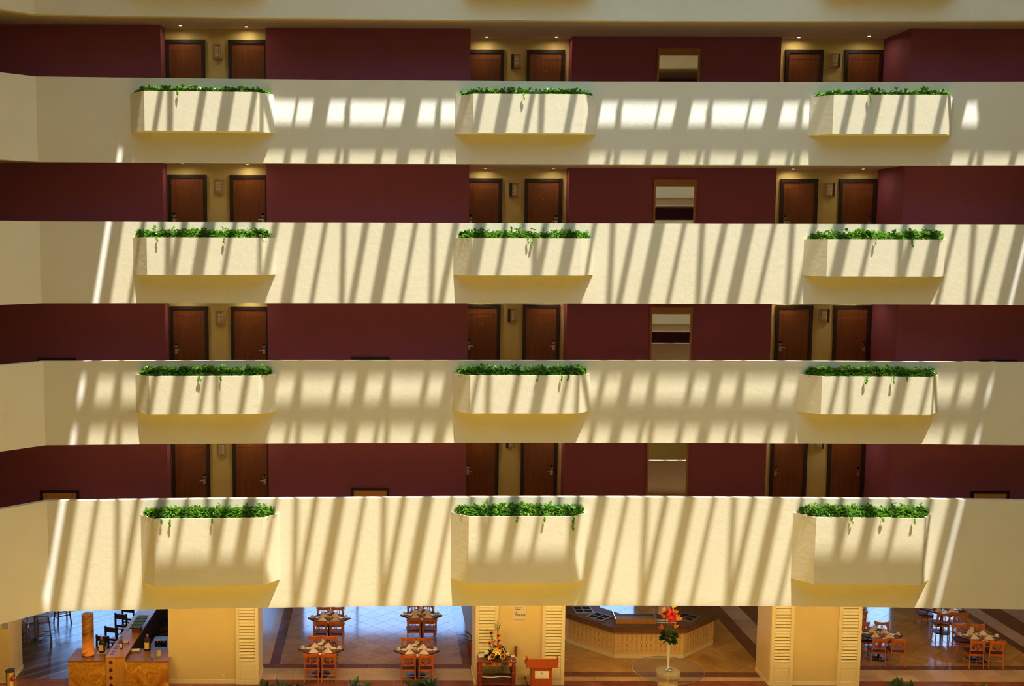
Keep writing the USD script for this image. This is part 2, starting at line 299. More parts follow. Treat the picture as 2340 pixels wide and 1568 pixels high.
for k in range(5):
    P("balcony_parapet", MB().prism(max(ring_of(0.16).intersection(sbox(-30, -9, 40, 3)).geoms, key=lambda g: g.area) if hasattr(ring_of(0.16).intersection(sbox(-30, -9, 40, 3)), "geoms") else ring_of(0.16).intersection(sbox(-30, -9, 40, 3)), ZB[k] + 0.5, ZT[k] + 0.7), "stucco", None, f"cream parapet of the {BAL[k]} balcony opposite, seen only in the mirrors", "balcony", kind="structure")
ROOF = 23.5
P("wall_upper", MB().prism(ring_of(0.16), 21.4, ROOF), "stucco", None, "plain cream wall round the top of the atrium, out of the picture", "wall", kind="structure")
m = MB().prism(OUT.buffer(0.2, join_style=2).difference(OUT), 4.0, ROOF)
P("wall_outer", m, "purple", None, "outer walls closing the corridors round the atrium", "wall", kind="structure")

# ------------------------------------------------------------------ roof with its skylight: space frame whose shadows stripe the balconies
K = ST / SQ
SH = K * (ROOF - 28.6)
XL, XR, PER, S1, SLIT = -3.38 + SH, 17.8 + SH, 2.07, 8.73 + SH, -1.035 + SH
def yw(w, x=6.64):
    """Where on the roof, at x, a shadow at height w of the (curved) front wall is cast from."""
    return facY(x - K * (ROOF - w)) - (ROOF - w) / SQ
Y_LOW = 2.5
xs_ = np.linspace(XL, XR, 31)
xq_ = np.linspace(XL, XR, 90)
top_w = lambda x: 15.77 if -5.3 < x - K * (ROOF - 15.5) < 13.55 else 15.05
opening = Polygon([(XL, Y_LOW), (XR, Y_LOW)] + [(x, yw(top_w(x), x)) for x in xq_[::-1]])
P("roof", MB().prism(OUT.buffer(0.2, join_style=2).difference(opening), ROOF, ROOF + 0.15), "stucco", None, "flat roof round the atrium skylight, out of the picture", "roof", kind="structure")
sk = T("skylight", "steel space-frame skylight over the atrium, out of the picture, casting the stripes", "skylight", kind="structure")
rowsA = [15.75 - 6.1 * j for j in range(0, 13) if yw(15.75 - 6.1 * j) > Y_LOW + 0.4]
purl = MB()
def purlin(w, wd, h):
    for a, b in zip(xs_[:-1], xs_[1:]): purl.bar((a, yw(w, a), ROOF), (b, yw(w, b), ROOF), wd, h)
purlin(14.95, 0.13, 0.20)
for j, w in enumerate(rowsA):
    if j: purlin(w + 0.1 if j == 1 else w - 0.36, 0.13 if j == 1 else 0.32, 0.15); purlin(w - 1.07 if j == 1 else w - 1.5, 0.15, 0.15)
P("purlin", purl, "steel_frame", sk)
for nm, off, w in (("chord", 0.0, 0.15), ("main_chord", 0.56, 0.27), ("thin_chord", 1.14, 0.11)):
    mb = MB()
    for i in range(-7, 6):
        x = S1 + off + PER * i
        if XL < x < XR:
            mb.box(x - w / 2, x + w / 2, Y_LOW, yw(14.9, x), ROOF - 0.03, ROOF + 0.05)
            we = {"chord": 0.06, "main_chord": 0.36}.get(nm)
            if we: mb.box(x - we / 2, x + we / 2, yw(14.9, x), yw(15.77, x), ROOF - 0.03, ROOF + 0.05)
    P(nm, mb, "steel_frame", sk)
dg = MB()
for i in range(-7, 6):
    for j in range(len(rowsA) - 1):
        a = S1 + PER * i; b = S1 + PER * (i - 1) + 1.14
        if XL < a < XR and XL < b < XR: dg.bar((a, yw(rowsA[j + 1], a), ROOF), (b, yw(rowsA[j], b), ROOF), 0.13, 0.06)
P("brace", dg, "steel_frame", sk)
pane = MB()
for x0, x1 in ((XL + 0.13, SLIT - 0.085), (SLIT + 0.085, XR - 0.25)):
    xq = np.linspace(x0, x1, 16)
    pane.prism(Polygon([(x0, Y_LOW), (x1, Y_LOW)] + [(x, yw(15.2, x)) for x in xq[::-1]]), ROOF + 0.10, ROOF + 0.108)
P("glazing", pane, "pane", sk)

# ------------------------------------------------------------------ corridor walls
xA = atY(367, 120, 26.0)[0]
xB0, xB1 = atY(607, 120, 26.35)[0], atY(1075, 120, 26.35)[0]
xC0, xC1 = atY(1307, 120, 27.28)[0], atY(1785, 120, 27.28)[0]
xE = atY(2080, 120, 26.2)[0]
CEIL = [21.45] + ZC
R1, R2, R3 = 26.5, 27.72, 27.6
for k in range(5):
    z0, z1 = ZF[k], CEIL[k]
    nm = f"behind the {BAL[k]} balcony"
    for tx, x0, x1, y in (("far left", -18.9, xA, 26.0), ("left middle", xB0, xB1, 26.35), ("right middle", xC0, xC1, 27.28), ("far right", xE, 27.5, 26.2)):
        P("wall_purple", MB().box(x0, x1, y, 28.35, z0, z1), "purple", None, f"dark purple corridor wall block {nm}, {tx} of the four", "wall", kind="structure")
    for tx, x0, x1, y in (("left", xA, xB0, R1), ("middle", xB1, xC0, R2), ("right", xC1, xE, R3)):
        P("wall_recess", MB().box(x0, x1, y, 28.35, z0, z1), "tan", None, f"tan door recess wall {nm}, {tx} one of three", "wall", kind="structure")

# ------------------------------------------------------------------ doors, lamps, mirrors, hatches, downlights
DW, DH, FW = 0.95, 2.08, 0.085
def make_door(side):
    def make(label, loc, rz, group):
        t = T("door", label, "door", loc, rz, group, "structure")
        fr = MB().box(-DW / 2, -DW / 2 + FW, -0.05, 0.0, 0, DH).box(DW / 2 - FW, DW / 2, -0.05, 0.0, 0, DH).box(-DW / 2 + FW, DW / 2 - FW, -0.05, 0.0, DH - FW, DH)
        P("door_frame", fr, "dark_frame", t)
        P("door_leaf", MB().box(-DW / 2 + FW, DW / 2 - FW, -0.02, 0.0, 0.01, DH - FW - 0.16).box(-DW / 2 + FW, DW / 2 - FW, -0.02, 0.0, DH - FW - 0.155, DH - FW), "door_wood", t)
        hx = side * (DW / 2 - FW - 0.06)
        P("lock_box", MB().box(hx - 0.03, hx + 0.03, -0.035, -0.02, 1.10, 1.155), "black", t)
        pl = P("lock_plate", MB().box(hx - 0.034, hx + 0.034, -0.037, -0.02, 1.06, 1.115, 0.004), "chrome", t)
        P("lock_disc", MB().lathe([(0, 0), (0.017, 0), (0.017, 0.006), (0, 0.006)], sides=12).xform([[1, 0, 0], [0, 0, -1], [0, 1, 0]], (hx, -0.037, 1.088)), "dark_frame", pl)
        P("handle_plate", MB().box(hx - 0.034, hx + 0.034, -0.035, -0.02, 0.90, 1.025, 0.004), "chrome", t)
        P("handle", MB().tube([(hx, -0.03, 1.005), (hx, -0.075, 1.005), (hx - side * 0.11, -0.08, 0.993)], 0.011, 8), "chrome", t)
        P("peephole", MB().ball((0, -0.022, 1.55), 0.012, 1), "chrome", t)
        return t
    return make
doorL, doorR = Proto(make_door(-1)), Proto(make_door(1))
def make_lamp(dark):
    def make(label, loc, rz, group):
        t = T("wall_lamp", label, "lamp", loc, rz, group)
        w, h, d = 0.125, 0.17, 0.10
        sh = MB(); a = np.linspace(-1, 1, 9)
        pts = [(w * x, -d + 0.045 * x * x) for x in a]
        sh.prism(Polygon(pts + [(w, 0), (-w, 0)]), -h, h)
        P("shade", sh, "lamp_wood", t)
        P("back_plate", MB().box(-w - 0.004, w + 0.004, -0.012, 0, -h - 0.004, h + 0.004), "lamp_wood", t)
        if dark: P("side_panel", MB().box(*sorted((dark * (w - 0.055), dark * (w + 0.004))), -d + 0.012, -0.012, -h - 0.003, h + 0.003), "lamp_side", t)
        cells = MB()
        for i in range(4):
            for j in range(7):
                x = (i - 1.5) * 0.032; y = -d + 0.045 * (x / w) ** 2
                cells.box(x - 0.011, x + 0.011, y - 0.004, y + 0.02, (j - 3) * 0.034 - 0.011, (j - 3) * 0.034 + 0.011)
        P("light_cell", cells, "lamp_cell", t, kind="stuff")
        return t
    return make
lamp0, lampL, lampR = Proto(make_lamp(0)), Proto(make_lamp(-1)), Proto(make_lamp(1))
def make_mirror(label, loc, rz, group):
    t = T("mirror", label, "mirror", loc, rz, group)
    w, h = 0.535, 1.95
    P("frame", MB().box(-w, -w + 0.05, -0.05, 0, 0, h).box(w - 0.05, w, -0.05, 0, 0, h).box(-w + 0.05, w - 0.05, -0.05, 0, 0, 0.05), "honey_wood", t)
    P("header_panel", MB().box(-w + 0.05, w - 0.05, -0.05, 0, h - 0.165, h), "honey_wood", t)
    P("mirror_glass", MB().box(-w + 0.05, w - 0.05, -0.03, 0, 0.05, h - 0.165), "mirror", t)
    P("bevel_edge", MB().box(-w + 0.05, w - 0.05, -0.036, -0.03, h - 0.175, h - 0.165).box(w - 0.058, w - 0.05, -0.036, -0.03, 0.05, h - 0.175), "china", t)
    return t
mirror = Proto(make_mirror)
def make_hatch(label, loc, rz, group):
    t = T("hatch", label, "hatch", loc, rz, group)
    w, h = 0.47, 0.85
    P("hatch_frame", MB().box(-w, -w + 0.06, -0.05, 0, 0, h).box(w - 0.06, w, -0.05, 0, 0, h).box(-w + 0.06, w - 0.06, -0.05, 0, h - 0.06, h), "dark_frame", t)
    P("hatch_panel", MB().box(-w + 0.06, w - 0.06, -0.03, 0, 0, h - 0.15).box(-w + 0.06, w - 0.06, -0.03, 0, h - 0.146, h - 0.06), "orange_wood", t)
    P("knob", MB().ball((w - 0.15, -0.035, h - 0.13), 0.013, 1), "chrome", t)
    return t
hatch = Proto(make_hatch)
def make_down(label, loc, rz, group):
    t = T("downlight", label, "ceiling light", loc, rz, group)
    P("trim_ring", MB().lathe([(0.034, 0.0), (0.044, 0.0), (0.044, -0.014), (0.038, -0.014), (0.034, 0.0)], sides=16), "chrome", t)
    P("bulb", MB().lathe([(0, -0.006), (0.033, -0.006), (0.033, 0.0), (0, 0.0)], sides=14), "glow", t)
    return t
downlight = Proto(make_down)
door_x = [[424, 567], [1108.5, 1247], [1837.5, 1973]]; wall_y = [R1, R2, R3]; lamp_x = [498, 1180, 1906]
hand = {0: (-1, 1), 1: (-1, 1), 2: (-1, 1)}
for k in range(1, 5):
    o = ORD[k - 1]
    for r in range(3):
        for d in range(2):
            x = atY(door_x[r][d], 125, wall_y[r])[0]
            s = hand[r][d]
            if k == 4 and r == 0: s = 1
            (doorL if s < 0 else doorR)(f"brown wooden door, {('left', 'right')[d]} one in the {SIDE[r]} recess of the {o} corridor", (x, wall_y[r], ZF[k]), 0)
        x = atY(lamp_x[r], 125, wall_y[r])[0]
        zt = CZ + {0: atY(lamp_x[0], 119.5, R1)[2], 1: atY(1180, 141, R2)[2], 2: atY(1906, 139, R3)[2]}[r] - CZ - ZF[1] + ZF[k]
        (lamp0, lampL, lampR)[r](f"wooden grid-fronted wall lamp between the doors of the {SIDE[r]} recess, {o} corridor", (x, wall_y[r], zt))
    mirror(f"tall wood-framed mirror with a plain wooden header on the {o} corridor wall", (atY(1550.5, 125, 27.28)[0], 27.28, ZF[k] + 0.09))
    if k >= 3:
        for tx, px, y, ww in (("far left", 137, 26.0, 0), ("left middle", 846, 26.35, 0), ("far right", 2262, 26.2, 0)):
            hatch(f"low orange wooden hatch in a dark frame, {tx} of the {o} corridor", (atY(px, 1115, y)[0], y, ZF[k]))
    if True:
        for i, (x, y) in enumerate(((-4.75, 26.07), (-3.2, 26.2), (2.64, 27.39), (4.37, 27.36), (10.38, 27.3), (12.05, 27.14))):
            downlight(f"tiny ceiling downlight, {('left', 'right')[i % 2]} one at the {SIDE[i // 2]} recess of the {o} corridor", (x, y, CEIL[k]))

# ------------------------------------------------------------------ planters and their plants
PW, PA, PB_ = 3.255, 0.385, 0.434
PXC = [-4.02, 3.315, 11.42]
PZ = [(19.15, 18.20), (15.91, 15.045), (12.686, 11.84), (9.544, 8.662), (6.237, 4.647)]
def outline(i): # inner inset
    return [(-PW / 2 + i * 1.35, 0), (-PW / 2 + PA + i * 0.55, -PB_ + i), (PW / 2 - PA - i * 0.55, -PB_ + i), (PW / 2 - i * 1.35, 0)]
LEAF = np.array([(0, 0, 0), (0.35, 0.32, 0.06), (0.75, 0.30, 0.05), (1.1, 0, -0.12), (0.75, -0.30, 0.05), (0.35, -0.32, 0.06), (0.5, 0, -0.02)])
LEAF_F = np.array([(0, 6, 1), (1, 6, 2), (2, 6, 3), (3, 6, 4), (4, 6, 5), (5, 6, 0)])
def leaf(mb, pos, az, el, size, roll=0.0, wd=1.0):
    ca, sa, ce, se = math.cos(az), math.sin(az), math.cos(el), math.sin(el)
    f = np.array([ca * ce, sa * ce, se]); s = np.array([-sa, ca, 0]); n = np.cross(f, s)
    s2 = s * math.cos(roll) + n * math.sin(roll); n2 = np.cross(f, s2)
    mb.add(np.asarray(pos) + size * (LEAF[:, :1] * f + LEAF[:, 1:2] * wd * s2 + LEAF[:, 2:] * n2), LEAF_F)
for k in range(5):
    for c in range(3):
        xc = PXC[c] + (0.06 if k == 4 and c == 0 else 0)
        sl = math.atan(-0.005 * (xc - 6.64)); zt, zb = PZ[k]
        wh = f"{ORD[k-1]} balcony" if k else "uppermost balcony, above the picture"
        t = T("planter", f"white stucco planter box on the {wh}, {SIDE[c]} of three", "planter", (xc, facY(xc), zb), sl, "planter boxes on the balconies")
        o, i_ = Polygon(outline(0)), Polygon(outline(0.09))
        shell = MB().prism(o.difference(i_), 0.1, zt - zb).prism(o, 0, 0.1)
        P("box", shell, "stucco", t)
        P("soil", MB().prism(i_.buffer(-0.004), zt - zb - 0.2, zt - zb - 0.05), "soil", t)
        if k == 0: continue
        rnd = random.Random(100 * k + c)
        v = T("trailing_plant", f"green trailing foliage filling the {SIDE[c]} planter on the {wh}", "plant", (xc, facY(xc), zt - 0.05), sl, "plants in the balcony planters")
        fol, stem = MB(), MB()
        hgt = (0.14, 0.19, 0.20, 0.23)[k - 1]
        n = (1500, 2000, 2000, 2300)[k - 1]
        for _ in range(n):
            x = rnd.uniform(-PW / 2 + 0.15, PW / 2 - 0.15)
            y0 = (-PB_ + 0.09 if abs(x) < PW / 2 - PA else -PB_ * (PW / 2 - abs(x)) / PA + 0.10); y1 = -0.03; y0 = min(y0, y1 - 0.03)
            env = hgt * (0.72 + 0.5 * meshkit.noise(np.array([x * 2.6 + 31 * k + 7 * c, 0.5, 0.0]))) * min(1.0, 0.55 + (PW / 2 - abs(x)) * 1.5)
            ph = rnd.uniform(0.05, 2.4); z = env * math.sin(min(ph, PI / 2)) * rnd.uniform(0.82, 1.05); y = (y0 + y1) / 2 - (y1 - y0) / 2 * math.cos(ph)
            if rnd.random() < 0.13: leaf(fol, (x, y, z), rnd.uniform(0, 2 * PI), rnd.uniform(0.2, 1.2), rnd.uniform(0.06, 0.10), rnd.gauss(0, 0.4))
            else: leaf(fol, (x, y + 0.02, z), rnd.gauss(-PI / 2, 0.75), (rnd.gauss(-0.45, 0.35) if z > 0.06 else rnd.gauss(0.05, 0.3)), rnd.uniform(0.06, 0.105), rnd.gauss(0, 0.35))
        for _ in range(26):
            x = rnd.uniform(-PW / 2 + 0.3, PW / 2 - 0.3); y = rnd.uniform(-PB_ + 0.1, -0.06)
            h = hgt * rnd.uniform(0.9, 1.35); dx = rnd.gauss(0, 0.05)
            stem.tube([(x, y, 0), (x + dx / 2, y, h * 0.6), (x + dx, y - 0.02, h)], 0.004, 4)
            for _q in range(3): leaf(fol, (x + dx * rnd.uniform(0.6, 1), y - 0.02, h * rnd.uniform(0.8, 1)), rnd.uniform(0, 6.28), rnd.uniform(0.2, 1.2), rnd.uniform(0.06, 0.10), rnd.gauss(0, 0.4))
        P("foliage", fol, "pothos", v, kind="stuff")
        P("stem", stem, "stem", v, kind="stuff")
        nh = (1, 2, 3, 3)[k - 1]
        for h in range(nh):                                     # shoots that hang over the rim
            x = rnd.uniform(-PW / 2 + 0.5, PW / 2 - 0.5) if not (k == 4 and c == 1 and h == 0) else PW / 2 - 0.45
            L = rnd.uniform(0.08, 0.2) if not (k == 4 and c == 1 and h == 0) else 0.32
            sh = MB().tube([(x, -PB_ + 0.12, 0.06), (x, -PB_ - 0.01, 0.09), (x + 0.01, -PB_ - 0.045, 0.05), (x + 0.02, -PB_ - 0.04, 0.05 - L)], 0.004, 4)
            for q in range(max(2, int(L / 0.06))): leaf(sh, (x + 0.01, -PB_ - 0.045, 0.07 - L * q / max(2, int(L / 0.06))), -PI / 2 + rnd.uniform(-1, 1), -1.1, rnd.uniform(0.07, 0.10))
            P("hanging_shoot", sh, "pothos", v)

# ------------------------------------------------------------------ ground floor shell
P("floor", MB().prism(sbox(-19.2, -5.2, 27.8, 40.2), -0.3, -0.012), "grout", None, "stone floor of the lobby and restaurant under the balconies", "floor", kind="structure")
fl = stage.GetPrimAtPath("/World/floor")
P("lobby_paving", MB().prism(OUT.intersection(sbox(-19, -5, 27.6, 28.0)), -0.012, 0.0), "lobby", fl)
YW0, YW1 = 29.7, 30.75             # the wall piers between lobby and restaurant
P("ceiling_restaurant", MB().box(-19, 27.6, 28.4, 40.0, 4.03, 4.3), "soffit", None, "low restaurant ceiling behind the wall piers, out of the picture", "ceiling", kind="structure")
P("wall_left", MB().box(-19.2, -19.0, -5, 40.0, 0, 4.03), "pillar", None, "left side wall of the ground floor, out of the picture", "wall", kind="structure")
P("wall_right", MB().box(27.6, 27.8, -5, 40.0, 0, 4.03), "pillar", None, "right side wall of the ground floor, out of the picture", "wall", kind="structure")
P("wall_rear", MB().box(-19.0, 27.6, -5.2, -5.0, 0, 4.0), "pillar", None, "lobby wall opposite the balconies, out of the picture", "wall", kind="structure")
YB = 39.5
wins = [(-12.5, -7.2, 0.05, 2.95), (-2.9, 3.3, 0.05, 2.25), (7.6, 9.7, 0.05, 2.1), (15.2, 16.5, 0.1, 2.3), (18.4, 19.4, 0.1, 2.6), (20.9, 21.9, 0.1, 3.2)]
bw = sbox(-19, 0, 27.6, 4.03)
for x0, x1, z0, z1 in wins: bw = bw.difference(sbox(x0, z0, x1, z1))
m = MB().prism(bw, 0, 0.2).xform([[1, 0, 0], [0, 0, -1], [0, 1, 0]], (0, YB + 0.2, 0))
P("wall_back", m, "tan", None, "back wall of the restaurant with its windows, out of the picture", "wall", kind="structure")
for i, (x0, x1, z0, z1) in enumerate(wins):
    w = T("window", f"{('first', 'second', 'third', 'fourth', 'fifth', 'sixth')[i]} restaurant window from the bar side, seen as floor reflection", "window", (0, 0, 0), kind="structure")
    fr = MB().box(x0, x0 + 0.06, YB + 0.05, YB + 0.15, z0, z1).box(x1 - 0.06, x1, YB + 0.05, YB + 0.15, z0, z1).box(x0, x1, YB + 0.05, YB + 0.15, z0, z0 + 0.06).box(x0, x1, YB + 0.05, YB + 0.15, z1 - 0.06, z1)
    nb = max(1, round((x1 - x0) / 2.2))
    for q in range(1, nb): fr.box(x0 + (x1 - x0) * q / nb - 0.04, x0 + (x1 - x0) * q / nb + 0.04, YB + 0.05, YB + 0.15, z0, z1)
    P("window_frame", fr, "dark_frame", w)
    P("window_pane", MB().box(x0 + 0.06, x1 - 0.06, YB + 0.09, YB + 0.1, z0 + 0.06, z1 - 0.06), "win", w)
P("terrace", MB().box(-25, 35, 40.2, 55, -0.3, -0.05), "terrace", None, "pale terrace outside the restaurant windows, out of the picture", "terrace", kind="structure")
P("wall_partition", MB().box(-3.72, -3.5, YW1 + 0.1, YB, 0, 4.03), "blue_grey", None, "bluish partition wall beside the left dining bay", "wall", kind="structure")
piers = [("left", atY(385, 1480, YW0)[0], atY(591, 1480, YW0)[0]), ("middle", atY(1085, 1480, YW0)[0], atY(1290, 1480, YW0)[0]), ("right", atY(1759, 1480, YW0)[0], atY(1966.5, 1480, YW0)[0]), ("leftmost", -18.9, atY(22.5, 1500, YW0)[0])]
for nm, x0, x1 in piers:
    p = P("wall_pier", MB().box(x0, x1, YW0, YW1, 0, 4.03), "pillar", None, f"{nm} yellow wall pier of the restaurant front" + (" at the edge of the bar" if nm == "leftmost" else " flanked by louvred shutters" if nm != "left" else " with one louvred shutter"), "wall", kind="structure")
    P("baseboard", MB().box(x0 - 0.012, x1 + 0.012, YW0 - 0.015, YW1 + 0.015, 0.0, 0.12), "shutter", p)
def make_shutter(label, loc, rz, group):
    t = T("shutter", label, "shutter", loc, rz, group)
    w, h, st = 0.325, 3.0, 0.105
    P("stile", MB().box(-w, -w + st, -0.05, 0, 0, h, 0.006), "shutter", t); P("stile", MB().box(w - st, w, -0.05, 0, 0, h, 0.006), "shutter", t)
    P("rail", MB().box(-w + st, w - st, -0.048, 0, 0.52, 0.68), "shutter", t); P("rail", MB().box(-w + st, w - st, -0.048, 0, 2.88, 3.0), "shutter", t); P("rail", MB().box(-w + st, w - st, -0.048, 0, 0.0, 0.12), "shutter", t)
    P("lower_panel", MB().box(-w + st, w - st, -0.035, 0, 0.12, 0.52).box(-w + st + 0.03, w - st - 0.03, -0.042, -0.035, 0.15, 0.49, 0.004), "shutter", t)
    P("back_board", MB().box(-w + st, w - st, -0.006, 0, 0.68, 2.88), "slat_gap", t)
    pitch = 0.093
    for i in range(int(2.2 / pitch)):
        z = 0.69 + pitch * (i + 0.5)
        P("slat", MB().bar((-w + st, -0.026, z), (w - st, -0.026, z), 0.10, 0.012, up=(0, -0.75, 1)) if False else MB().add([(x, y, zz) for x in (-w + st, w - st) for y, zz in ((-0.047, z - 0.040), (-0.047, z - 0.028), (-0.016, z + 0.030), (-0.016, z + 0.018))], [(0, 1, 2), (0, 2, 3), (4, 6, 5), (4, 7, 6), (0, 4, 5), (0, 5, 1), (1, 5, 6), (1, 6, 2), (2, 6, 7), (2, 7, 3), (3, 7, 4), (3, 4, 0)]), "shutter", t)
    return t
shutter = Proto(make_shutter)
for nm, px in (("right edge of the left pier", 564.5), ("left edge of the middle pier", 1112), ("right edge of the middle pier", 1264), ("left edge of the right pier", 1787), ("right edge of the right pier", 1940.5)):
    shutter(f"yellow louvred wooden shutter folded flat at the {nm}", (atY(px, 1480, YW0 - 0.02)[0], YW0 - 0.002, 0.0), 0, "louvred shutters on the wall piers")

def make_panel(material):
    def make(label, loc, rz, group):
        t = T("ceiling_lamp", label, "ceiling lamp", loc, rz, group, "structure")
        P("lamp_frame", MB().prism(sbox(-0.33, -0.33, 0.33, 0.33).difference(sbox(-0.29, -0.29, 0.29, 0.29)), -0.05, 0.0), "china", t)
        P("diffuser", MB().box(-0.29, 0.29, -0.29, 0.29, -0.03, -0.02), material, t)
        return t
    return make
lobby_lamp, hall_lamp = Proto(make_panel("lamp_panel")), Proto(make_panel("lamp_panel_dim"))
for i in range(15): lobby_lamp("square warm lamp in the soffit before the wall piers, hidden by the balcony", (-9.5 + 2.3 * i, 27.3, ZC[4] - 0.001), 0, "soffit lamps")
for x, y in ((-8.6, 32.0), (-0.5, 31.6), (-0.5, 34.5), (6.6, 31.2), (9.8, 31.2), (8.0, 34.6), (16.8, 33.6)): hall_lamp("square warm lamp in the restaurant ceiling, out of the picture", (x, y, 4.029), 0, "restaurant lamps")

# ------------------------------------------------------------------ floor pieces
def clipped(polys, region): 
    for p in polys:
        q = p.intersection(region)
        for g in getattr(q, "geoms", [q]):
            if isinstance(g, Polygon) and g.area > 0.004: yield g
cnt = 0
def strip(name, x0, x1, y0, y1, material, n=1):
    for i in range(n):
        a, b = x0 + (x1 - x0) * i / n, x0 + (x1 - x0) * (i + 1) / n
        P(name, MB().box(a + 0.003, b - 0.003, y0 + 0.002, y1 - 0.002, -0.012, 0.0), material, fl)
strip("paving", -19, 27.6, 28.0, 29.98, "red_marble", 36)
for x0, x1, n in ((-3.5, 2.7, 12), (13.5, 24.0, 20)):
    for r in range(2): strip("border_tile", x0, x1, 29.98 + 0.43 * r, 29.98 + 0.43 * (r + 1), "beige_tile", n)
strip("inlay_strip", -3.5, 2.85, 30.84, 31.18, "dark_inlay", 10)
strip("inlay_strip", 5.0, 11.4, 30.28, 30.62, "dark_inlay", 10); strip("inlay_strip", 5.0, 11.4, 29.98, 30.28, "gold_inlay", 10)
strip("inlay_strip", 13.5, 24.0, 30.84, 31.15, "dark_inlay", 14)
def strip_y(x0, x1, y0, y1, material, n):
    for i in range(n):
        a, b = y0 + (y1 - y0) * i / n, y0 + (y1 - y0) * (i + 1) / n
        P("inlay_strip", MB().box(x0 + 0.002, x1 - 0.002, a + 0.002, b - 0.002, -0.012, 0.0), material, fl)
strip_y(-3.27, -2.97, 31.18, 38.5, "dark_inlay", 12); strip_y(2.5, 2.85, 31.18, 38.5, "dark_inlay", 12); strip_y(-3.5, -3.27, 31.18, 38.5, "beige_tile", 8)
strip_y(11.4, 11.85, 29.98, 38.5, "dark_inlay", 14); strip_y(11.85, 12.5, 29.98, 38.5, "beige_tile", 10); strip_y(12.5, 13.5, 29.98, 38.5, "dark_inlay", 10)
strip_y(19.9, 20.2, 31.15, 38.5, "dark_inlay", 12); strip_y(20.2, 20.75, 31.15, 38.5, "beige_tile", 10); strip_y(20.75, 21.5, 31.15, 38.5, "dark_inlay", 10); strip_y(21.5, 22.1, 31.15, 38.5, "beige_tile", 10)
tiles = []
for (x0, x1, y0, y1), s, material in (((-2.97, 2.5, 31.18, 38.5), 0.50, "rose_tile"), ((4.9, 11.4, 30.62, 38.5), 0.66, "brown_tile"), ((13.5, 19.9, 31.15, 38.5), 0.60, "brown_tile")):
    reg = sbox(x0, y0, x1, y1); h = s / math.sqrt(2); cx = (x0 + x1) / 2
    for i in range(-40, 40):
        for j in range(0, 40):
            x, y = cx + i * h, y0 + j * h
            if (i + j) % 2: continue
            d = h - 0.006
            for g in clipped([Polygon([(x - d, y), (x, y - d), (x + d, y), (x, y + d)])], reg): tiles.append((y, g, material))
tiles.sort(key=lambda t: t[0])
far = {}
for i, (y, g, material) in enumerate(tiles):
    if i < 300: P("floor_tile", MB().prism(g, -0.012, 0.0), material, fl)
    else: far.setdefault(material, MB()).prism(g, -0.012, 0.0)
for material, mb in far.items(): P("far_tiles", mb, material, fl, kind="stuff")
reg = sbox(-13.0, 29.98, -3.72, 38.5); w = 0.15
planks = []
for i in range(-10, 140):
    d0 = -44 + i * w * math.sqrt(2)                       # planks lie along (1, 1)
    a, b = d0 + 0.004, d0 + w * math.sqrt(2) - 0.004
    for g in clipped([Polygon([(-40, -40 - a + 0), (40, 40 - a), (40, 40 - b), (-40, -40 - b)])], reg): planks.append(g)
for g in planks: P("floor_plank", MB().prism(g, -0.012, 0.0), "plank", fl)

# ------------------------------------------------------------------ dining chairs and tables
def make_chair(label, loc, rz, group):
    """Origin under the seat's middle; the chair faces +y, its back is at -y."""
    t = T("dining_chair", label, "chair", loc, rz, group)
    seat = Polygon([(-0.20, -0.20), (0.20, -0.20), (0.225, 0.12), (0.17, 0.22), (-0.17, 0.22), (-0.225, 0.12)]).buffer(0.015)
    P("seat", MB().prism(seat, 0.445, 0.475).prism(seat.buffer(-0.03), 0.475, 0.487), "seat_red", t)
    P("apron", MB().prism(seat.buffer(-0.012).difference(seat.buffer(-0.035)), 0.385, 0.445), "chair_wood", t)
    for s in (-1, 1):
        P("rear_post", MB().tube([(s * 0.205, -0.235, 0.0), (s * 0.195, -0.215, 0.25), (s * 0.190, -0.205, 0.47), (s * 0.195, -0.235, 0.68), (s * 0.205, -0.275, 0.87)], [0.015, 0.017, 0.019, 0.017, 0.015], 8), "chair_wood", t)
        P("front_leg", MB().tube([(s * 0.19, 0.20, 0.0), (s * 0.175, 0.185, 0.44)], [0.014, 0.020], 8), "chair_wood", t)
        P("side_stretcher", MB().tube([(s * 0.195, -0.215, 0.20), (s * 0.185, 0.19, 0.17)], 0.010, 6), "chair_wood", t)
    P("rear_stretcher", MB().tube([(-0.195, -0.217, 0.23), (0, -0.222, 0.235), (0.195, -0.217, 0.23)], 0.010, 6), "chair_wood", t)
    P("front_stretcher", MB().tube([(-0.18, 0.19, 0.26), (0.18, 0.19, 0.26)], 0.010, 6), "chair_wood", t)
    top = MB()
    xs = np.linspace(-0.225, 0.225, 9); arch = lambda x: 0.885 + 0.018 * math.cos(x / 0.225 * PI / 2) * -1 + 0.02 * (x / 0.225) ** 2
    pts = [(x, arch(x)) for x in xs]
    lo = [(x, arch(x) - 0.085) for x in xs[::-1]]
    def plate(poly, y, th, tilt=0.18):
        m = MB().prism(poly, -th / 2, th / 2); m.xform([[1, 0, 0], [0, 0, -1], [0, 1, 0]])
        c, s = math.cos(tilt), math.sin(tilt); z0 = 0.47
        return m.move((0, 0, -z0)).xform([[1, 0, 0], [0, c, -s], [0, s, c]]).move((0, y, z0))
    P("top_rail", plate(Polygon(pts + lo), -0.205, 0.022), "chair_wood", t)
    body = sbox(-0.18, 0.545, 0.18, 0.815)
    hole = affinity.scale(Polygon([(math.cos(a), math.sin(a)) for a in np.linspace(0, 2 * PI, 28)[:-1]]), 0.152, 0.124)
    hole = affinity.translate(hole, 0, 0.685)
    P("back_panel", plate(body.difference(hole), -0.205, 0.016), "chair_wood", t)
    for x in (-0.055, -0.018, 0.018, 0.055):
        P("spindle", plate(sbox(x - 0.008, 0.57, x + 0.008, 0.80), -0.203, 0.014), "chair_wood", t)
    return t
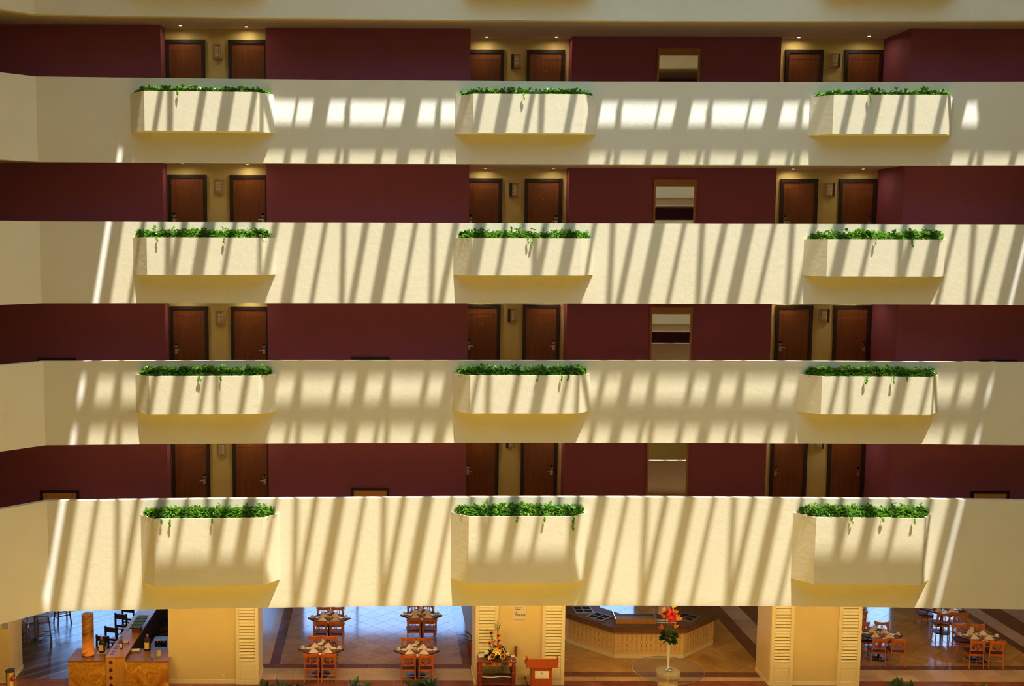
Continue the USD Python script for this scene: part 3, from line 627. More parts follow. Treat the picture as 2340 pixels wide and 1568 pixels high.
chair = Proto(make_chair)
def make_table(label, loc, rz, group):
    t = T("dining_table", label, "table", loc, rz, group)
    h = 0.478
    P("tabletop", MB().box(-h, h, -h, h, 0.742, 0.76, 0.004), "table_top", t)
    P("edge_band", MB().prism(sbox(-h, -h, h, h).difference(sbox(-h + 0.03, -h + 0.03, h - 0.03, h - 0.03)), 0.715, 0.742), "table_edge", t)
    P("column", MB().lathe([(0.035, 0.03), (0.035, 0.715), (0.16, 0.73), (0.16, 0.742)], sides=16), "iron", t)
    P("base_disc", MB().lathe([(0, 0), (0.27, 0), (0.27, 0.02), (0.10, 0.04), (0.035, 0.06), (0, 0.06)], sides=28), "iron", t)
    return t
table = Proto(make_table)
def lathe_thing(name, cat, prof, material, handle=None, sides=18):
    def make(label, loc, rz, group):
        t = T(name, label, cat, loc, rz, group)
        P("bowl" if name == "coffee_cup" else "body", MB().lathe(prof, sides=sides), material, t, smooth=40)
        if handle: P("handle", MB().tube(handle, 0.006, 6), material, t)
        return t
    return Proto(make)
plate_ = lathe_thing("side_plate", "plate", [(0, 0), (0.05, 0), (0.09, 0.012), (0.086, 0.016), (0.05, 0.006), (0, 0.006)], "china")
saucer = lathe_thing("saucer", "saucer", [(0, 0), (0.04, 0), (0.075, 0.014), (0.072, 0.018), (0.04, 0.006), (0, 0.006)], "china")
cup = lathe_thing("coffee_cup", "cup", [(0, 0), (0.026, 0), (0.040, 0.03), (0.043, 0.075), (0.039, 0.075), (0.036, 0.03), (0.02, 0.008), (0, 0.008)], "china", [(0.041, 0, 0.062), (0.07, 0, 0.058), (0.07, 0, 0.03), (0.038, 0, 0.022)])
shaker = lathe_thing("shaker", "shaker", [(0, 0), (0.022, 0), (0.022, 0.06), (0.018, 0.075), (0.008, 0.084), (0, 0.084)], "china", sides=12)
def make_caddy(label, loc, rz, group):
    t = T("condiment_caddy", label, "caddy", loc, rz, group)
    P("holder", MB().box(-0.05, 0.05, -0.035, 0.035, 0, 0.05, 0.006), "glass_ware", t)
    for x in (-0.025, 0.0, 0.025): P("packet", MB().box(x - 0.008, x + 0.008, -0.03, 0.03, 0.05, 0.085), "china" if x else "petal_pale", t)
    return t
caddy = Proto(make_caddy)
def make_napkin(label, loc, rz, group):
    """A cloth folded into a standing tent."""
    t = T("napkin", label, "napkin", loc, rz, group)
    a, h, d = 0.150, 0.130, 0.085
    mb = MB()
    mb.add([(-a, -d, 0), (a, -d, 0), (0, 0.005, h), (0, -d * 0.45, 0.0)], [(0, 3, 2), (3, 1, 2), (0, 2, 3), (3, 2, 1)])
    P("front_fold", MB().add([(-a, -d, 0), (a, -d, 0), (0, 0.0, h), (0, -d * 1.25, 0.0), (-a * .9, -d + 0.006, 0), (a * .9, -d + 0.006, 0), (0, 0.012, h - 0.012)], [(0, 3, 2), (3, 1, 2), (4, 6, 5)]), "napkin", t)
    P("rear_fold", MB().add([(-a * 0.9, d, 0), (a * 0.9, d, 0), (0, 0.004, h - 0.002), (0, d * 1.2, 0), (-a * .8, d - 0.006, 0), (a * .8, d - 0.006, 0), (0, -0.004, h - 0.016)], [(0, 2, 3), (3, 2, 1), (4, 5, 6)]), "napkin", t)
    return t
napkin = Proto(make_napkin)
def setting(cx, cy, where, full=True, a0=PI / 4):
    table(f"dark square dining table set cornerwise, {where}", (cx, cy, 0), a0, "dining tables laid for breakfast")
    z = 0.7605
    R = lambda x, y: (cx + x * math.cos(a0 - PI / 4) - y * math.sin(a0 - PI / 4), cy + x * math.sin(a0 - PI / 4) + y * math.cos(a0 - PI / 4), z)
    for nm, x, y in (("left", -0.53, 0.0), ("right", 0.53, 0.0), ("far", 0.02, 0.50)):
        saucer(f"white saucer at the {nm} corner of the {where}", R(x, y), 0, "saucers on the dining tables")
        q = R(x, y); cup(f"white coffee cup at the {nm} corner of the {where}", (q[0], q[1], z + 0.006), 0.4 if nm != "left" else 2.6, "cups on the dining tables")
    for nm, x, y in (("left", -0.36, 0.0), ("right", 0.36, -0.01), ("far", -0.05, 0.36), ("near", 0.02, -0.44)):
        plate_(f"small white plate near the {nm} corner of the {where}", R(x, y), 0, "plates on the dining tables")
    for nm, x, y in (("near left", -0.215, -0.21), ("near right", 0.215, -0.21), ("far left", -0.20, 0.17), ("far right", 0.20, 0.17)):
        napkin(f"peach napkin folded like a tent, {nm} of the {where}", R(x, y), a0 - PI / 4 + (0.15 if "left" in nm else -0.15), "napkins on the dining tables")
    shaker(f"white salt shaker in the middle of the {where}", R(0.045, -0.04), 0, "shakers on the dining tables"); 
    caddy(f"small packet caddy in the middle of the {where}", R(-0.045, 0.0), 0.3, "caddies on the dining tables")
def place(cx, cy, where, offs, rots=None):
    for nm, dx, dy in offs:
        nearby = dy < 0
        rz = 0.0 if nearby else PI
        chair(f"oval-backed wooden chair, {nm} at the {where}", (cx + dx, cy + dy, 0), rz + (rots or 0), "dining chairs with oval cut-out backs")
FOUR = (("near left", -0.25, -0.42), ("near right", 0.25, -0.42), ("far left", -0.22, 0.42), ("far right", 0.24, 0.42))
for (cx, cy), wh in (((-1.69, 30.42), "front left table, left dining bay"), ((-1.58, 33.02), "rear left table, left dining bay"), ((1.09, 30.34), "front right table, left dining bay"), ((1.34, 33.32), "rear right table, left dining bay")):
    setting(cx, cy, wh); place(cx, cy, wh, FOUR)
for (cx, cy), wh, off in (((15.22, 31.74), "front left table, right dining bay", (("near left", -0.29, -0.44), ("near right", 0.29, -0.44), ("far left", -0.25, 0.42), ("far right", 0.38, 0.45))),
                          ((18.14, 31.60), "front right table, right dining bay", (("near left", -0.36, -0.44), ("near right", 0.22, -0.44), ("far left", -0.22, 0.46), ("far right", 0.34, 0.42))),
                          ((18.30, 34.0), "rear right table, right dining bay", (("near left", -0.28, -0.44), ("near right", 0.26, -0.44), ("far left", -0.35, 0.40))),
                          ((15.15, 34.1), "rear left table, right dining bay", (("near left", -0.25, -0.42), ("near right", 0.25, -0.42)))):
    setting(cx, cy, wh, a0=PI / 4 - 0.12); place(cx, cy, wh, off, -0.10)

# ------------------------------------------------------------------ bar
zb, zm = 0.80, 0.90
bfl = atZ(155, 1510, zb); bY0 = bfl[1]; bX0 = bfl[0]
mL, mR = atZ(241, 1501, zm), atZ(286, 1501, zm)
mY0 = mL[1] - 0.02; bX1 = piers[0][1] + 0.06; bYb = atZ(180, 1482, zb)[1]
bar = T("bar_counter", "bar of amber onyx panels with a wooden counter running back from the lobby", "bar", (0, 0, 0))
P("onyx_panel", MB().box(bX0, mL[0], bY0, bY0 + 0.06, 0, zb - 0.04, 0.006), "onyx", bar); P("onyx_panel", MB().box(mR[0], bX1, bY0, bY0 + 0.06, 0, zb - 0.04, 0.006), "onyx", bar)
P("side_panel", MB().box(bX0, bX0 + 0.06, bY0 + 0.06, bYb, 0, zb - 0.04), "onyx", bar)
P("shelf_top", MB().box(bX0 - 0.01, mL[0], bY0 - 0.01, bYb, zb - 0.04, zb, 0.006), "bar_top", bar); P("shelf_top", MB().box(mR[0], bX1, bY0 - 0.01, bYb, zb - 0.04, zb, 0.006), "bar_top", bar)
P("counter_end", MB().box(mL[0], mR[0], mY0, mY0 + 0.05, 0, zm - 0.05, 0.006), "bar_wood_v", bar)
mYf = 36.5
P("counter_top", MB().prism([(mL[0], mY0), (mR[0], mY0), (mR[0] + 0.12, mYf), (mL[0] + 0.08, mYf)], zm - 0.05, zm), "bar_wood", bar)
P("counter_body", MB().prism([(mL[0] + 0.10, mY0 + 0.05), (mR[0] - 0.06, mY0 + 0.05), (mR[0] + 0.06, mYf), (mL[0] + 0.18, mYf)], 0, zm - 0.05), "dark_bar", bar)
dx = atZ(252, 1515, 0.8)[0]
for i in range(5):
    z = atY(252, (1514.5, 1532, 1550, 1567, 1584)[i], mY0)[2]
    P("inset_dot", MB().lathe([(0, -0.004), (0.052, -0.004), (0.052, 0.004), (0, 0.004)], sides=20).xform([[1, 0, 0], [0, 0, -1], [0, 1, 0]], (mL[0] + 0.15, mY0, z)), "dot_wood", bar)
for px, py in ((256, 1495.5), (260, 1489.5), (264, 1482), (267, 1476), (270, 1470), (273, 1464), (277, 1457), (292, 1440)):
    q = atZ(px, py, zm)
    P("inset_dot", MB().lathe([(0, -0.004), (0.052, -0.004), (0.052, 0.004), (0, 0.004)], cx=q[0], cy=q[1], sides=20).move((0, 0, zm)), "dot_wood", bar)
P("back_shelf", MB().box(mR[0] + 0.35, bX1, bYb + 0.5, bYb + 1.5, 0.55, 0.6), "dark_bar", bar)
wb = T("work_bench", "dark wooden bar work bench behind the wooden counter", "work bench", (0, 0, 0))
P("cabinet", MB().box(-5.6, -4.4, 30.95, 36.3, 0, 0.66), "dark_bar", wb); P("stone_top", MB().box(-5.64, -4.36, 30.91, 36.34, 0.66, 0.69), "stool_wood", wb)
for i in range(5): P("drawer_line", MB().box(-5.655, -5.64, 31.2 + i, 32.1 + i, 0.12, 0.60), "dark_frame", wb)
P("splash_rail", MB().tube([(-5.66, 31.0, 0.80), (-5.66, 36.2, 0.80)], 0.02, 8), "steel", wb)
q = atZ(202, 1497, zb)
lp = T("column_lamp", "tall glowing onyx cylinder lamp standing on the left end of the bar", "lamp", (q[0], q[1], zb))
P("cylinder", MB().lathe([(0, 0), (0.162, 0), (0.165, 0.01), (0.165, 1.20), (0.155, 1.212), (0, 1.212)], sides=36), "onyx_lit", lp, smooth=40)
P("base_ring", MB().lathe([(0.166, 0), (0.174, 0), (0.174, 0.02), (0.166, 0.02)], sides=36), "dot_wood", lp)
def bottle(label, px, py, z, s, material="bottle", lab="label", square=1.0):
    q = atZ(px, py, z)
    t = T("bottle", label, "bottle", (q[0], q[1], z), 0, "bottles on the bar")
    b = MB()
    for z0, z1, w0, w1 in ((0, 0.30, 0.5, 0.5), (0.30, 0.36, 0.5, 0.22)):
        pass
    P("glass_body", MB().lathe([(0, 0), (0.085 * s, 0), (0.092 * s, 0.01), (0.092 * s, 0.285 * s), (0.075 * s, 0.335 * s), (0.036 * s, 0.36 * s), (0.034 * s, 0.42 * s), (0, 0.42 * s)], sides=20), material, t, smooth=40)
    P("paper_label", MB().box(-0.062 * s, 0.062 * s, -0.0945 * s, -0.07 * s, 0.06 * s, 0.25 * s, 0.006 * s), lab, t)
    P("neck_cap", MB().lathe([(0.036 * s, 0.385 * s), (0.042 * s, 0.39 * s), (0.042 * s, 0.455 * s), (0, 0.46 * s)], sides=16), "seal", t)
    return q
q = bottle("dark bottle with a yellow label on the bar, right beside the column lamp", 233, 1491, zb, 1.0)
tr = T("bottle_stand", "clear stand under the dark bottle beside the column lamp", "stand", (q[0], q[1], zb)); 
P("tray", MB().box(-0.13, 0.13, -0.11, 0.13, 0.0, 0.004), "china", tr); P("wire_rim", MB().tube([(-0.125, -0.1, 0.02), (-0.125, -0.1, 0.2)], 0.005, 6).tube([(0.125, -0.1, 0.02), (0.125, -0.1, 0.2)], 0.005, 6), "chrome", tr)
bottle("dark bottle with a yellow label on the right shelf of the bar, beside the menu", 337, 1486, zb, 1.02)
bottle("small amber bottle with a pale label on the wooden bar counter", 277, 1482, zm, 0.62, "bottle_amber", "pale_label")
q = atZ(310, 1488, zb)
mn = T("menu_board", "small pale menu board lying on the right shelf of the bar", "menu", (q[0], q[1], zb), 0.1); P("board", MB().box(-0.14, 0.14, -0.12, 0.12, 0, 0.03, 0.005), "bar_top", mn); P("sheet", MB().box(-0.11, 0.11, -0.09, 0.10, 0.03, 0.033), "paper", mn)
q = atZ(363, 1498, zb)
g = T("glass_jar", "squat glass jar with yellow lemon slices at the right end of the bar", "jar", (q[0], q[1], zb)); P("jar_body", MB().lathe([(0, 0), (0.07, 0), (0.075, 0.08), (0.075, 0.13), (0.07, 0.13), (0.07, 0.01), (0, 0.01)], sides=18), "glass_ware", g); P("lemon_slice", MB().lathe([(0, 0.02), (0.055, 0.02), (0.055, 0.07), (0, 0.07)], sides=14), "petal_yellow", g)
q = atZ(355, 1503, zb)
g = T("spoon", "small bent spoon lying in front of the glass jar on the bar", "spoon", (q[0], q[1], zb), 0.3); P("handle", MB().tube([(-0.07, 0, 0.008), (0.0, 0.015, 0.014), (0.06, 0, 0.008)], 0.006, 6), "chrome", g); P("bowl", MB().ball((-0.09, 0, 0.01), 0.022, 1, (1.3, 0.9, 0.4)), "chrome", g)
q = atZ(287, 1470, zm)
g = T("napkin_tray", "small white napkin tray behind the amber bottle on the counter", "tray", (q[0], q[1], zm)); P("tray", MB().box(-0.07, 0.09, -0.05, 0.06, 0, 0.02, 0.004), "pot_red", g); P("napkins", MB().box(-0.055, 0.075, -0.04, 0.05, 0.02, 0.05), "china", g)
q = atZ(311, 1446, zm)
g = T("glass_rack", "red box carrying a stack of green glass plates on the bar counter", "rack", (q[0], q[1], zm), 0.0); P("box", MB().box(-0.13, 0.11, 0.0, 0.3, 0, 0.13, 0.008), "pot_red", g)
for i in range(4):
    pl = P("glass_plate", MB().box(-0.17, 0.14, -0.02 + 0.28 * i, 0.22 + 0.28 * i, 0.14, 0.16), "glass_green", g); P("plate_rim", MB().box(-0.19, 0.16, -0.05 + 0.28 * i, -0.02 + 0.28 * i, 0.14, 0.17), "iron", pl)
for i, px in enumerate((357, 364, 371, 378)):
    q = atZ(px, 1478, 0.69); g = T("jug", f"small dark jug on the bar work bench, {('leftmost', 'second from left', 'second from right', 'rightmost')[i]} of four", "jug", (q[0], q[1], 0.69), 0, "jugs on the bar work bench")
    P("jug_body", MB().lathe([(0, 0), (0.045, 0), (0.05, 0.08), (0.035, 0.16), (0.04, 0.19), (0, 0.19)], sides=14), "bottle", g); P("lid", MB().lathe([(0, 0.19), (0.042, 0.19), (0.02, 0.215), (0, 0.215)], sides=14), "steel", g)
q = atZ(342, 1450, 0.69)
g = T("ice_urn", "dark round urn standing behind the bar counter", "urn", (-5.35, 31.35, 0.69)); P("urn_body", MB().lathe([(0, 0), (0.15, 0), (0.19, 0.15), (0.17, 0.32), (0.12, 0.36), (0, 0.36)], sides=22), "glass_ware", g); P("lid", MB().lathe([(0.13, 0.36), (0.13, 0.38), (0.03, 0.41), (0, 0.44)], sides=18), "iron", g)
def make_ladder(label, loc, rz, group):
    t = T("ladder_back_chair", label, "chair", loc, rz, group)
    P("seat", MB().box(-0.21, 0.21, -0.2, 0.22, 0.44, 0.48, 0.012), "bar_top", t)
    for s in (-1, 1):
        P("rear_post", MB().bar((s * 0.19, -0.20, 0), (s * 0.19, -0.21, 0.98), 0.045, 0.045), "iron", t); P("front_leg", MB().bar((s * 0.19, 0.19, 0), (s * 0.19, 0.19, 0.44), 0.04, 0.04), "iron", t)
        P("side_rail", MB().bar((s * 0.19, -0.18, 0.22), (s * 0.19, 0.18, 0.22), 0.03, 0.03), "iron", t)
    P("top_slat", MB().box(-0.17, 0.17, -0.225, -0.20, 0.80, 0.95), "iron", t); P("lower_slat", MB().box(-0.17, 0.17, -0.222, -0.2, 0.54, 0.60), "iron", t)
    return t
ladder = Proto(make_ladder)
for i, (px, py) in enumerate(((238, 1452), (258, 1432), (280, 1402), (296, 1387))):
    q = atZ(px, py, 0.98); ladder(f"black ladder-back chair at the bar counter, {('nearest', 'second nearest', 'third nearest', 'farthest')[i]} of the row", (q[0], q[1] + 0.2, 0), -0.25, "black chairs along the bar counter")
def make_stool(label, loc, rz, group):
    t = T("bar_stool", label, "stool", loc, rz, group)
    P("seat", MB().box(-0.2, 0.2, -0.2, 0.2, 0.70, 0.745, 0.015), "stool_wood", t)
    for sx in (-1, 1):
        for sy in (-1, 1): P("leg", MB().bar((sx * 0.22, sy * 0.22, 0), (sx * 0.16, sy * 0.16, 0.71), 0.036, 0.036), "stool_wood", t)
        P("foot_rest", MB().bar((sx * 0.205, -0.205, 0.24), (sx * 0.205, 0.205, 0.24), 0.03, 0.03), "stool_wood", t); P("foot_rest", MB().bar((-0.2, sx * 0.2, 0.30), (0.2, sx * 0.2, 0.30), 0.03, 0.03), "stool_wood", t)
        P("back_post", MB().bar((-0.17, sx * 0.17, 0.74), (-0.24, sx * 0.19, 1.10), 0.034, 0.034), "stool_wood", t)
        P("arm", MB().tube([(-0.21, sx * 0.185, 0.95), (0.05, sx * 0.215, 0.94), (0.15, sx * 0.2, 0.90), (0.13, sx * 0.18, 0.74)], 0.016, 6), "stool_wood", t)
    P("back_rail", MB().bar((-0.235, -0.2, 1.06), (-0.235, 0.2, 1.06), 0.02, 0.1), "stool_wood", t)
    return t
stool = Proto(make_stool)
for lab, px, py, rz in (("nearest the column lamp, feet in clear view", 101, 1470, 0.35), ("second from the column lamp, half behind the balcony corner", 52, 1484, 0.2), ("farthest left, behind the others", 30, 1466, 2.8), ("far back, only its legs in view", 143, 1423, 0.6)):
    q = atZ(px, py, 0); stool(f"reddish wooden bar stool with arms, {lab}", (q[0], q[1], 0), rz, "bar stools at the high table")
q = atZ(73, 1474, 0)
t = T("high_table", "high round bar table with a chrome column among the stools", "table", (q[0] - 0.05, q[1] + 0.5, 0)); P("top", MB().lathe([(0, 1.04), (0.36, 1.04), (0.36, 1.07), (0, 1.07)], sides=26), "stool_wood", t); P("column", MB().lathe([(0.04, 0.03), (0.04, 1.04)], sides=14), "chrome", t); P("foot", MB().lathe([(0, 0), (0.26, 0), (0.26, 0.015), (0.04, 0.035)], sides=24), "iron", t)
q = atY(12, 1430, YW0)
t = T("wall_notice", "small blue notice on the leftmost wall pier, just under the balcony", "sign", (q[0], YW0 - 0.001, q[2])); P("panel", MB().box(-0.08, 0.08, -0.012, 0, -0.09, 0.08, 0.002), "blue_grey", t); P("edging", MB().prism(sbox(-0.085, -0.095, 0.085, 0.085).difference(sbox(-0.075, -0.085, 0.075, 0.075)), 0, 0.014).xform([[1, 0, 0], [0, 0, -1], [0, 1, 0]]), "chrome", t)
q = atZ(24, 1532, 0.9)
t = T("waste_bin", "round chrome waste bin with a dark lid at the left edge of the picture", "bin", (q[0], q[1], 0)); P("drum", MB().lathe([(0, 0), (0.13, 0), (0.13, 0.88), (0, 0.88)], sides=28), "chrome", t, smooth=40); P("lid", MB().lathe([(0, 0.88), (0.145, 0.88), (0.145, 0.90), (0, 0.905)], sides=28), "iron", t)
q2 = atZ(30, 1552, 0.68)
t = T("rope_post", "slim chrome rope post with a red ball beside the chrome bin", "post", (q[0] + 0.17, q[1] - 0.1, 0)); P("shaft", MB().lathe([(0, 0), (0.10, 0), (0.10, 0.015), (0.014, 0.02), (0.014, 0.93), (0.022, 0.94), (0.022, 0.965), (0, 0.975)], sides=14), "chrome", t); P("rope_ball", MB().ball((-0.075, -0.02, 0.70), 0.072, 2), "red_ball", t, smooth=True); P("hook", MB().tube([(-0.01, 0, 0.82), (-0.04, -0.01, 0.8), (-0.07, -0.02, 0.765)], 0.009, 6), "iron", t)

# ------------------------------------------------------------------ buffet counter
bf = T("buffet_counter", "octagonal buffet counter with a dark stone top and pierced cream front panels", "counter", (0, 0, 0))
fpts = [(5.95, 35.2), (5.95, 32.95), (7.15, 31.70), (9.25, 31.70), (10.50, 32.85), (10.50, 35.2)]
def off(pts, d):
    poly = Polygon(pts).buffer(d, join_style=2); return poly
outer = Polygon(fpts); inner = sbox(0, 0, 1, 1)
core = Polygon([(7.0, 35.3), (7.0, 33.35), (7.55, 32.72), (8.85, 32.72), (9.4, 33.35), (9.4, 35.3)])
P("body", MB().prism(outer.difference(core), 0.0, 0.86), "lattice", bf)
P("plinth", MB().prism(outer.buffer(0.02, join_style=2).difference(outer.buffer(-0.01)), 0.0, 0.13), "shutter", bf)
P("worktop", MB().prism(outer.buffer(0.16, join_style=2).difference(core.buffer(-0.05, join_style=2)), 0.985, 1.0), "granite", bf)
P("worktop_edge", MB().prism(outer.buffer(0.165, join_style=2).difference(core.buffer(-0.04, join_style=2)), 0.85, 0.985), "granite_edge", bf)
def lattice(p, q):
    """Raised frame and pierced ornament on one panel of the counter between plan points p and q."""
    p, q = np.array(p), np.array(q); L = np.linalg.norm(q - p); tx = (q - p) / L; n = np.array([tx[1], -tx[0]])
    W = lambda u, z, o: (p[0] + tx[0] * u + n[0] * o, p[1] + tx[1] * u + n[1] * o, z)
    R = np.array([[tx[0], 0, n[0]], [tx[1], 0, n[1]], [0, 1, 0]])
    fr = sbox(0.0, 0.13, L, 0.87).difference(sbox(0.09, 0.20, L - 0.09, 0.81))
    P("panel_frame", MB().prism(fr, 0.0, 0.022).xform(R, (p[0], p[1], 0)), "lattice", bf)
    orn, hol = MB(), MB(); nx = max(2, int((L - 0.2) / 0.14))
    for i in range(nx):
        u = 0.1 + (L - 0.2) * (i + 0.5) / nx
        for zc in (0.30, 0.505, 0.71):
            if zc == 0.505: hol.box(-0.012, 0.012, -0.012, 0.012, 0, 0.003).xform(np.eye(3)) if False else None
            for s in (-1, 1):
                a = np.linspace(-1, 1, 7)
                c = [(u + s * (0.055 - 0.03 * math.cos(x * PI)), zc + 0.085 * x) for x in a]
                hol.tube([W(x, z, 0.0005) for x, z in c], 0.0045, 4)
        for zc in (0.40, 0.61):
            hol.tube([W(u + 0.07 - 0.012, zc, 0.001), W(u + 0.07 + 0.012, zc, 0.001)], 0.012, 5)
    P("pierced_ornament", hol, "lattice_dark", bf, kind="stuff")
for i in range(1, 4): lattice(fpts[i], fpts[i + 1])
lattice(fpts[0], fpts[1]); lattice(fpts[4], fpts[5])
zt = 1.0
def dish(label, px, py, rz):
    q = atZ(px, py, zt); t = T("hot_well", label, "food well", (q[0], q[1], zt), rz, "food wells in the buffet top")
    h = 0.30
    P("steel_rim", MB().prism(sbox(-h, -h, h, h).difference(sbox(-h + 0.05, -h + 0.05, h - 0.05, h - 0.05)), 0, 0.02).box(-0.02, 0.02, -h + 0.05, h - 0.05, 0, 0.016).box(-h + 0.05, -0.02, -0.02, 0.02, 0, 0.016).box(0.02, h - 0.05, -0.02, 0.02, 0, 0.016), "steel", t)
    for sx in (-1, 1):
        for sy in (-1, 1): P("pan", MB().box(*sorted((sx * 0.02, sx * 0.25)), *sorted((sy * 0.02, sy * 0.25)), 0.0, 0.006), "black", t)
dish("steel-rimmed food well with four dark pans, left side of the buffet top", 1369, 1410, 0.78); dish("steel-rimmed food well with four dark pans, right side of the buffet top", 1570, 1411, -0.72)
dish("steel-rimmed food well with four dark pans, at the far left of the buffet top", 1332, 1394, 0.05)
q0, q1 = atZ(1407, 1426, zt), atZ(1500, 1426, zt)
t = T("display_case", "low steel-framed display tray on the front of the buffet top", "tray", ((q0[0] + q1[0]) / 2, q0[1] + 0.15, zt)); w = (q1[0] - q0[0]) / 2
P("front_panel", MB().box(-w, w, -0.15, -0.13, 0, 0.15), "bar_wood", t); P("steel_bed", MB().box(-w, w, -0.13, 0.25, 0, 0.10), "steel", t); P("end_fin", MB().bar((-w, -0.15, 0.1), (-w - 0.02, 0.3, 0.22), 0.02, 0.12), "steel", t); P("end_fin", MB().bar((w, -0.15, 0.1), (w + 0.02, 0.3, 0.22), 0.02, 0.12), "steel", t)
q0, q1 = atZ(1501, 1425, zt), atZ(1546, 1425, zt)
t = T("tray_rail", "pair of narrow steel trays behind the vase on the buffet top", "tray", ((q0[0] + q1[0]) / 2, q0[1] + 0.1, zt)); w = (q1[0] - q0[0]) / 2
for i in range(2): P("tray", MB().box(-w, w, -0.1 + 0.2 * i, 0.04 + 0.2 * i, 0, 0.03, 0.005), "steel", t)
P("dark_pan", MB().box(-w + 0.03, w - 0.03, 0.04, 0.10, 0, 0.02), "black", t)
q = atZ(1514, 1398, zt)
t = T("red_dispenser", "dark red dispenser standing at the inner edge of the buffet top", "dispenser", (9.2, 34.2, zt)); P("body", MB().box(-0.1, 0.1, -0.1, 0.1, 0, 0.5, 0.01), "pot_red", t); P("tap", MB().tube([(0, -0.1, 0.15), (0, -0.16, 0.15), (0, -0.17, 0.1)], 0.012, 6), "steel", t)

# ------------------------------------------------------------------ glass table with the tall flower vase
gx, gy = 8.05, 28.98
t = T("glass_table", "round clear glass table on a cream marble pedestal in front of the buffet", "table", (gx, gy, 0))
P("glass_top", MB().lathe([(0, 0.738), (0.96, 0.738), (0.97, 0.744), (0.96, 0.75), (0, 0.75)], sides=64), "clear", t)
P("rim", MB().lathe([(0.968, 0.738), (0.976, 0.738), (0.978, 0.744), (0.976, 0.75), (0.968, 0.75), (0.968, 0.738)], sides=64), "steel", t)
P("pedestal", MB().lathe([(0, 0), (0.34, 0), (0.34, 0.06), (0.275, 0.10), (0.275, 0.52), (0.31, 0.56), (0.335, 0.60), (0.335, 0.70), (0.32, 0.72), (0, 0.72)], sides=40), "cream_marble", t, smooth=35)
P("spacer", MB().lathe([(0, 0.72), (0.04, 0.72), (0.04, 0.738), (0, 0.738)], sides=12), "steel", t)
rnd = random.Random(5)
t = T("flower_vase", "tall slim trumpet vase of orange and red tropical flowers on the glass table", "vase", (gx, gy, 0.752))
P("vase_foot", MB().lathe([(0, 0), (0.125, 0), (0.12, 0.012), (0.05, 0.04), (0.025, 0.07), (0, 0.07)], sides=24), "steel", t, smooth=40)
P("vase_body", MB().lathe([(0.02, 0.06), (0.03, 0.12), (0.042, 0.35), (0.055, 0.70), (0.06, 0.80), (0.055, 0.80), (0.036, 0.35), (0.02, 0.12)], sides=20), "vase_glass", t, smooth=40)
for i in range(64):
    a, e = rnd.uniform(0, 6.28), rnd.uniform(-0.5, 0.7); m = MB(); leaf(m, (0.10 * math.cos(a), 0.10 * math.sin(a), 0.91 + 0.10 * math.sin(e)), a, e, 0.17, rnd.gauss(0, 0.3)); P("broad_leaf", m, "dark_leaf", t)
fl_i = 0
for (dx, dz, ln, material, kind) in [(-0.16, 1.16, 0.20, "petal_flame", 0), (0.15, 1.17, 0.2, "petal_orange", 0), (-0.1, 1.42, 0.22, "petal_orange", 0), (0.18, 1.42, 0.24, "petal_orange", 0), (0.0, 1.60, 0.24, "petal_flame", 0), (-0.19, 1.55, 0.2, "petal_flame", 0), (0.1, 1.58, 0.22, "petal_orange", 0), (0.05, 1.30, 0.30, "petal_red", 1), (-0.04, 1.45, 0.28, "petal_red", 1), (0.1, 1.34, 0.30, "petal_red", 1), (0.03, 1.1, 0.2, "petal_red", 1), (0.08, 1.75, 0.2, "petal_yellow", 0), (-0.12, 1.66, 0.18, "petal_yellow", 0)]:
    dy = rnd.uniform(-0.10, 0.08)
    m = MB()
    if kind == 0:
        for q in range(9): leaf(m, (dx, dy, dz), math.atan2(dy, dx) + rnd.gauss(0, 0.9), rnd.uniform(0.2, 1.4), ln * rnd.uniform(0.7, 1.15) * 0.8, rnd.uniform(0, 1.4), 0.42)
    else:
        for q in range(9): leaf(m, (dx, dy, dz + 0.03 * q), (0 if q % 2 else PI) + rnd.gauss(0, 0.6), 0.9, ln * 0.45, rnd.uniform(0, 1.4), 0.7)
    f = P("blossom", m, material, t); P("flower_stalk", MB().tube([(0, 0, 0.80), (dx * 0.5, dy * 0.5, 0.5 * (dz + 0.85)), (dx, dy, dz + 0.02)], 0.007, 5), "stem", f)

# ------------------------------------------------------------------ console table, flowers, podium, sign
c0, c1 = atZ(1091, 1512, 0.9), atZ(1181, 1512, 0.9)
cx, cy, cw = (c0[0] + c1[0]) / 2, c0[1] + 0.21, (c1[0] - c0[0]) / 2
t = T("console_table", "carved red wooden console table with two drawers against the middle pier", "table", (cx, cy, 0))
P("top", MB().box(-cw, cw, -0.21, 0.21, 0.87, 0.90, 0.008), "red_wood", t)
P("apron", MB().box(-cw + 0.05, cw - 0.05, -0.17, 0.19, 0.74, 0.87), "red_wood", t)
for s in (-1, 1):
    d = P("drawer", MB().box(*sorted((s * 0.01, s * (cw - 0.13))), -0.185, -0.17, 0.755, 0.855, 0.004), "honey_wood", t)
    P("drawer_pull", MB().bar((s * 0.12 - (0.02 if s < 0 else -0.02), -0.195, 0.82), (s * 0.32, -0.195, 0.82), 0.02, 0.03), "iron", d)
    for y, h0 in ((-0.17, 0.0), (0.17, 0.0)):
        x = s * (cw - 0.08); P("leg", MB().lathe([(0.035, 0), (0.05, 0.03), (0.06, 0.15), (0.05, 0.40), (0.065, 0.52), (0.065, 0.55), (0.045, 0.58), (0.06, 0.68), (0.05, 0.78), (0.055, 0.87)], cx=x, cy=y, sides=14), "red_wood", t, smooth=40)
P("lower_shelf", MB().box(-cw + 0.05, cw - 0.05, -0.17, 0.19, 0.20, 0.23), "red_wood", t)
sb = T("basket", "dark woven basket with a wavy pale rim on the console's lower shelf", "basket", (cx, cy, 0.232))
